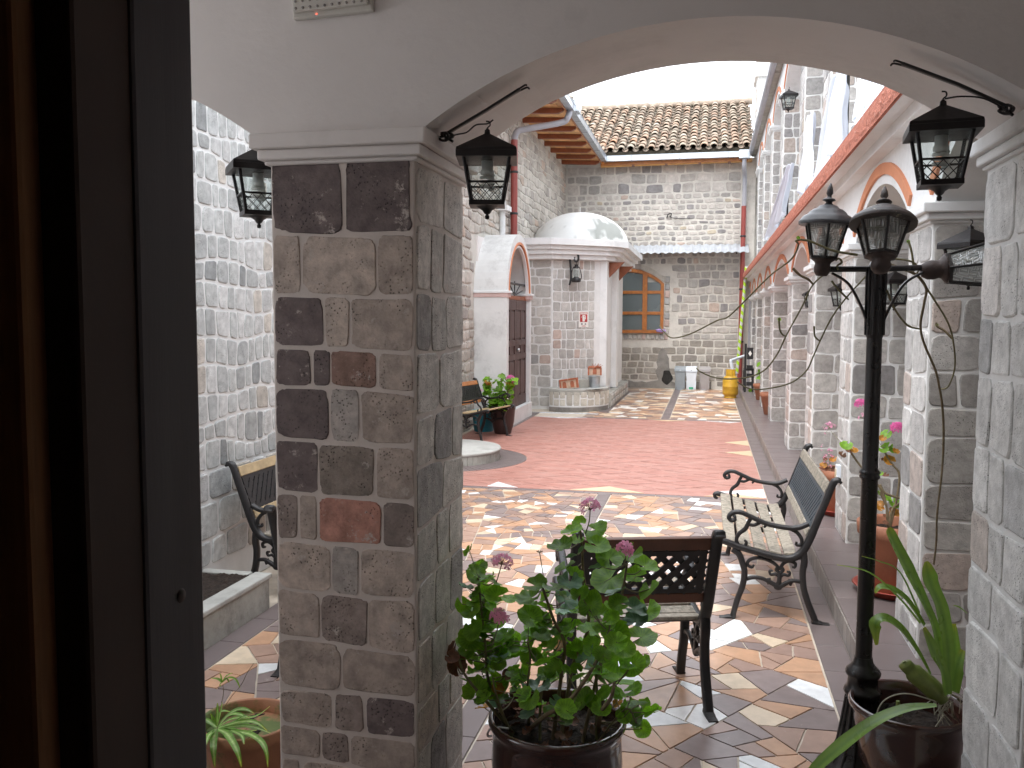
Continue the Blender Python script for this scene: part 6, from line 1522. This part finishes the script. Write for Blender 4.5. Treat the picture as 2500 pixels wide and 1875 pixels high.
# vine trained over the lamp
vn = thing('vine', 'long bare climbing stems looping from the lamp post head across the arcade', 'vine', (.7, 3.6, 1.7))
z6 = lambda x, y, Y: at(1750+x*.45208, 550+y*.45208, Y=Y)
for pts, Y0, Y1, r in (([(760, 160), (640, 140), (560, 110), (500, 85), (450, 78), (425, 85)], 3.1, 3.1, .0036), ([(425, 85), (440, 110), (400, 185), (290, 270), (150, 410), (60, 495), (0, 515), (-140, 585), (-240, 608), (-290, 570), (-310, 540)], 3.15, 3.4, .0024),
                       ([(620, 235), (520, 320), (460, 440), (375, 595), (330, 690), (260, 780), (170, 820), (60, 830), (-20, 820), (-90, 790), (-110, 770)], 3.25, 3.3, .0026),
                       ([(820, 260), (700, 390), (620, 500), (560, 620), (520, 710), (480, 790), (390, 855), (250, 885), (170, 880), (110, 845)], 3.3, 3.35, .0026),
                       ([(920, 355), (960, 450), (1030, 540), (1100, 560)], 3.2, 3.6, .0034), ([(915, 205), (1000, 235), (1080, 270), (1130, 340), (1120, 420), (1100, 540), (1120, 640), (1180, 780), (1205, 890), (1220, 1000), (1225, 1150), (1215, 1340), (1190, 1560), (1186, 1700), (1172, 1830)], 3.25, 3.85, .0042),
                       ([(1075, 260), (1160, 380), (1250, 530), (1280, 650), (1285, 770), (1250, 870), (1205, 885)], 3.5, 3.8, .0030), ([(1065, 250), (1055, 160), (1040, 100), (1030, 85)], 3.3, 3.3, .0034), ([(410, 232), (450, 270), (490, 290), (520, 318)], 3.2, 3.2, .004), ([(620, 300), (650, 340), (700, 390), (712, 402)], 3.25, 3.25, .0032),
                       ([(335, 500), (340, 560), (355, 590), (375, 597)], 3.28, 3.28, .003), ([(525, 545), (530, 600), (558, 625)], 3.3, 3.3, .003), ([(1270, 610), (1230, 570), (1190, 545), (1185, 525)], 3.7, 3.7, .0042), ([(920, 180), (1000, 185), (1060, 200), (1090, 235), (1080, 260)], 3.28, 3.3, .003), ([(640, 190), (660, 180), (675, 200), (650, 220), (655, 240)], 3.2, 3.2, .0034)):
    n = len(pts); obj('vine_stem', MB().tube(cr([z6(x, y, Y0+(Y1-Y0)*i/(n-1)) for i, (x, y) in enumerate(pts)], 6), [r*1.25, r*1.15, r], 6), stem_m if r < .004 else stem_b, vn)
Pv = wm(vn).inverted()
for (x, y, Y) in ((1188, 540, 3.7), (180, 895, 3.33), (338, 510, 3.28), (440, 70, 3.1), (1035, 90, 3.3)): inst('leaf', LG[0], vn, Pv @ aim(z6(x, y, Y), (.3, -1, .4), .013, 1.0))
# clay house ornaments and tin on the curved planter
def clay_house(lab, c, w, h, rz, arches_):
    t = thing('clay_house', lab, 'ornament', c, rz)
    obj('facade', MB().prism([(-w/2, 0), (w/2, 0), (w/2, h*.8), (w*.1, h*.78), (-w*.1, h*.95), (-w/2, h*.8)], lambda u, v, d=0: Vector((u, -d, v)), 0, .04), M('ornament_cream', (.72, .54, .40), .7, .2, 14, .1, 60) if 'ornament_cream' not in bpy.data.materials else bpy.data.materials['ornament_cream'], t, world=False)
    obj('roof', MB().obox((w*.28, -.02, h*.86), (w*.25, 0, 0), (0, .04, 0), (0, 0, .015)), clay_h, t, world=False); obj('roof', MB().obox((-w*.28, -.02, h*.86), (w*.24, 0, 0), (0, .04, 0), (0, 0, .015)), clay_h, t, world=False)
    for u in arches_:
        obj('doorway', MB().prism([(u-.035, .02), (u+.035, .02), (u+.035, .10), (u+.02, .13), (u-.02, .13), (u-.035, .10)], lambda a, b, d=0: Vector((a, -d, b)), .0405, .05), clay_h, t, world=False)
    for s in (-1, 1): obj('side_strip', MB().box(s*w/2-.015, s*w/2+.015, -.05, .0, 0, h*.8), clay_h, t, world=False)
    return t
c = at(1392, 946, Y=15.42); clay_house('painted clay house ornament leaning in the curved planter, two arched doors', (c.x, 15.42, .395), .32, .19, R_(-14), (-.08, .07)).rotation_euler.y = R_(-9)
c = at(1452, 925, Y=15.75); clay_house('small clay house ornament perched above the tin pot on the curved planter', (c.x, 15.75, .62), .22, .17, R_(5), (0,))
tin = thing('tin_pot', 'shiny tin pot standing on the end of the curved planter', 'tin', (c.x, 15.72, .40)); obj('tin_body', MB().lathe([(.09, .40), (.105, .60), (.11, .605), (.1, .60), (.09, .44), (0, .43)], 20, (c.x, 15.72, 0)), zinc, tin)
dg = MB(); rr = random.Random(8)
for i in range(26): p = Vector((c.x, 15.70, .74)); dg.tube([p, p+Vector((rr.gauss(.04, .06), rr.gauss(0, .03), rr.uniform(.02, .10)))], .004, 4)
obj('dry_twigs', dg, clay_h, tin)
gl = thing('grey_block', 'grey concrete block lying in the curved planter beside the tin pot', 'block', (c.x-.2, 15.6, .4)); c2 = at(1427, 939, Y=15.62); obj('block_body', MB().box(c2.x-.09, c2.x+.08, 15.55, 15.66, .40, .55), cement_d, gl, bevel=.006)
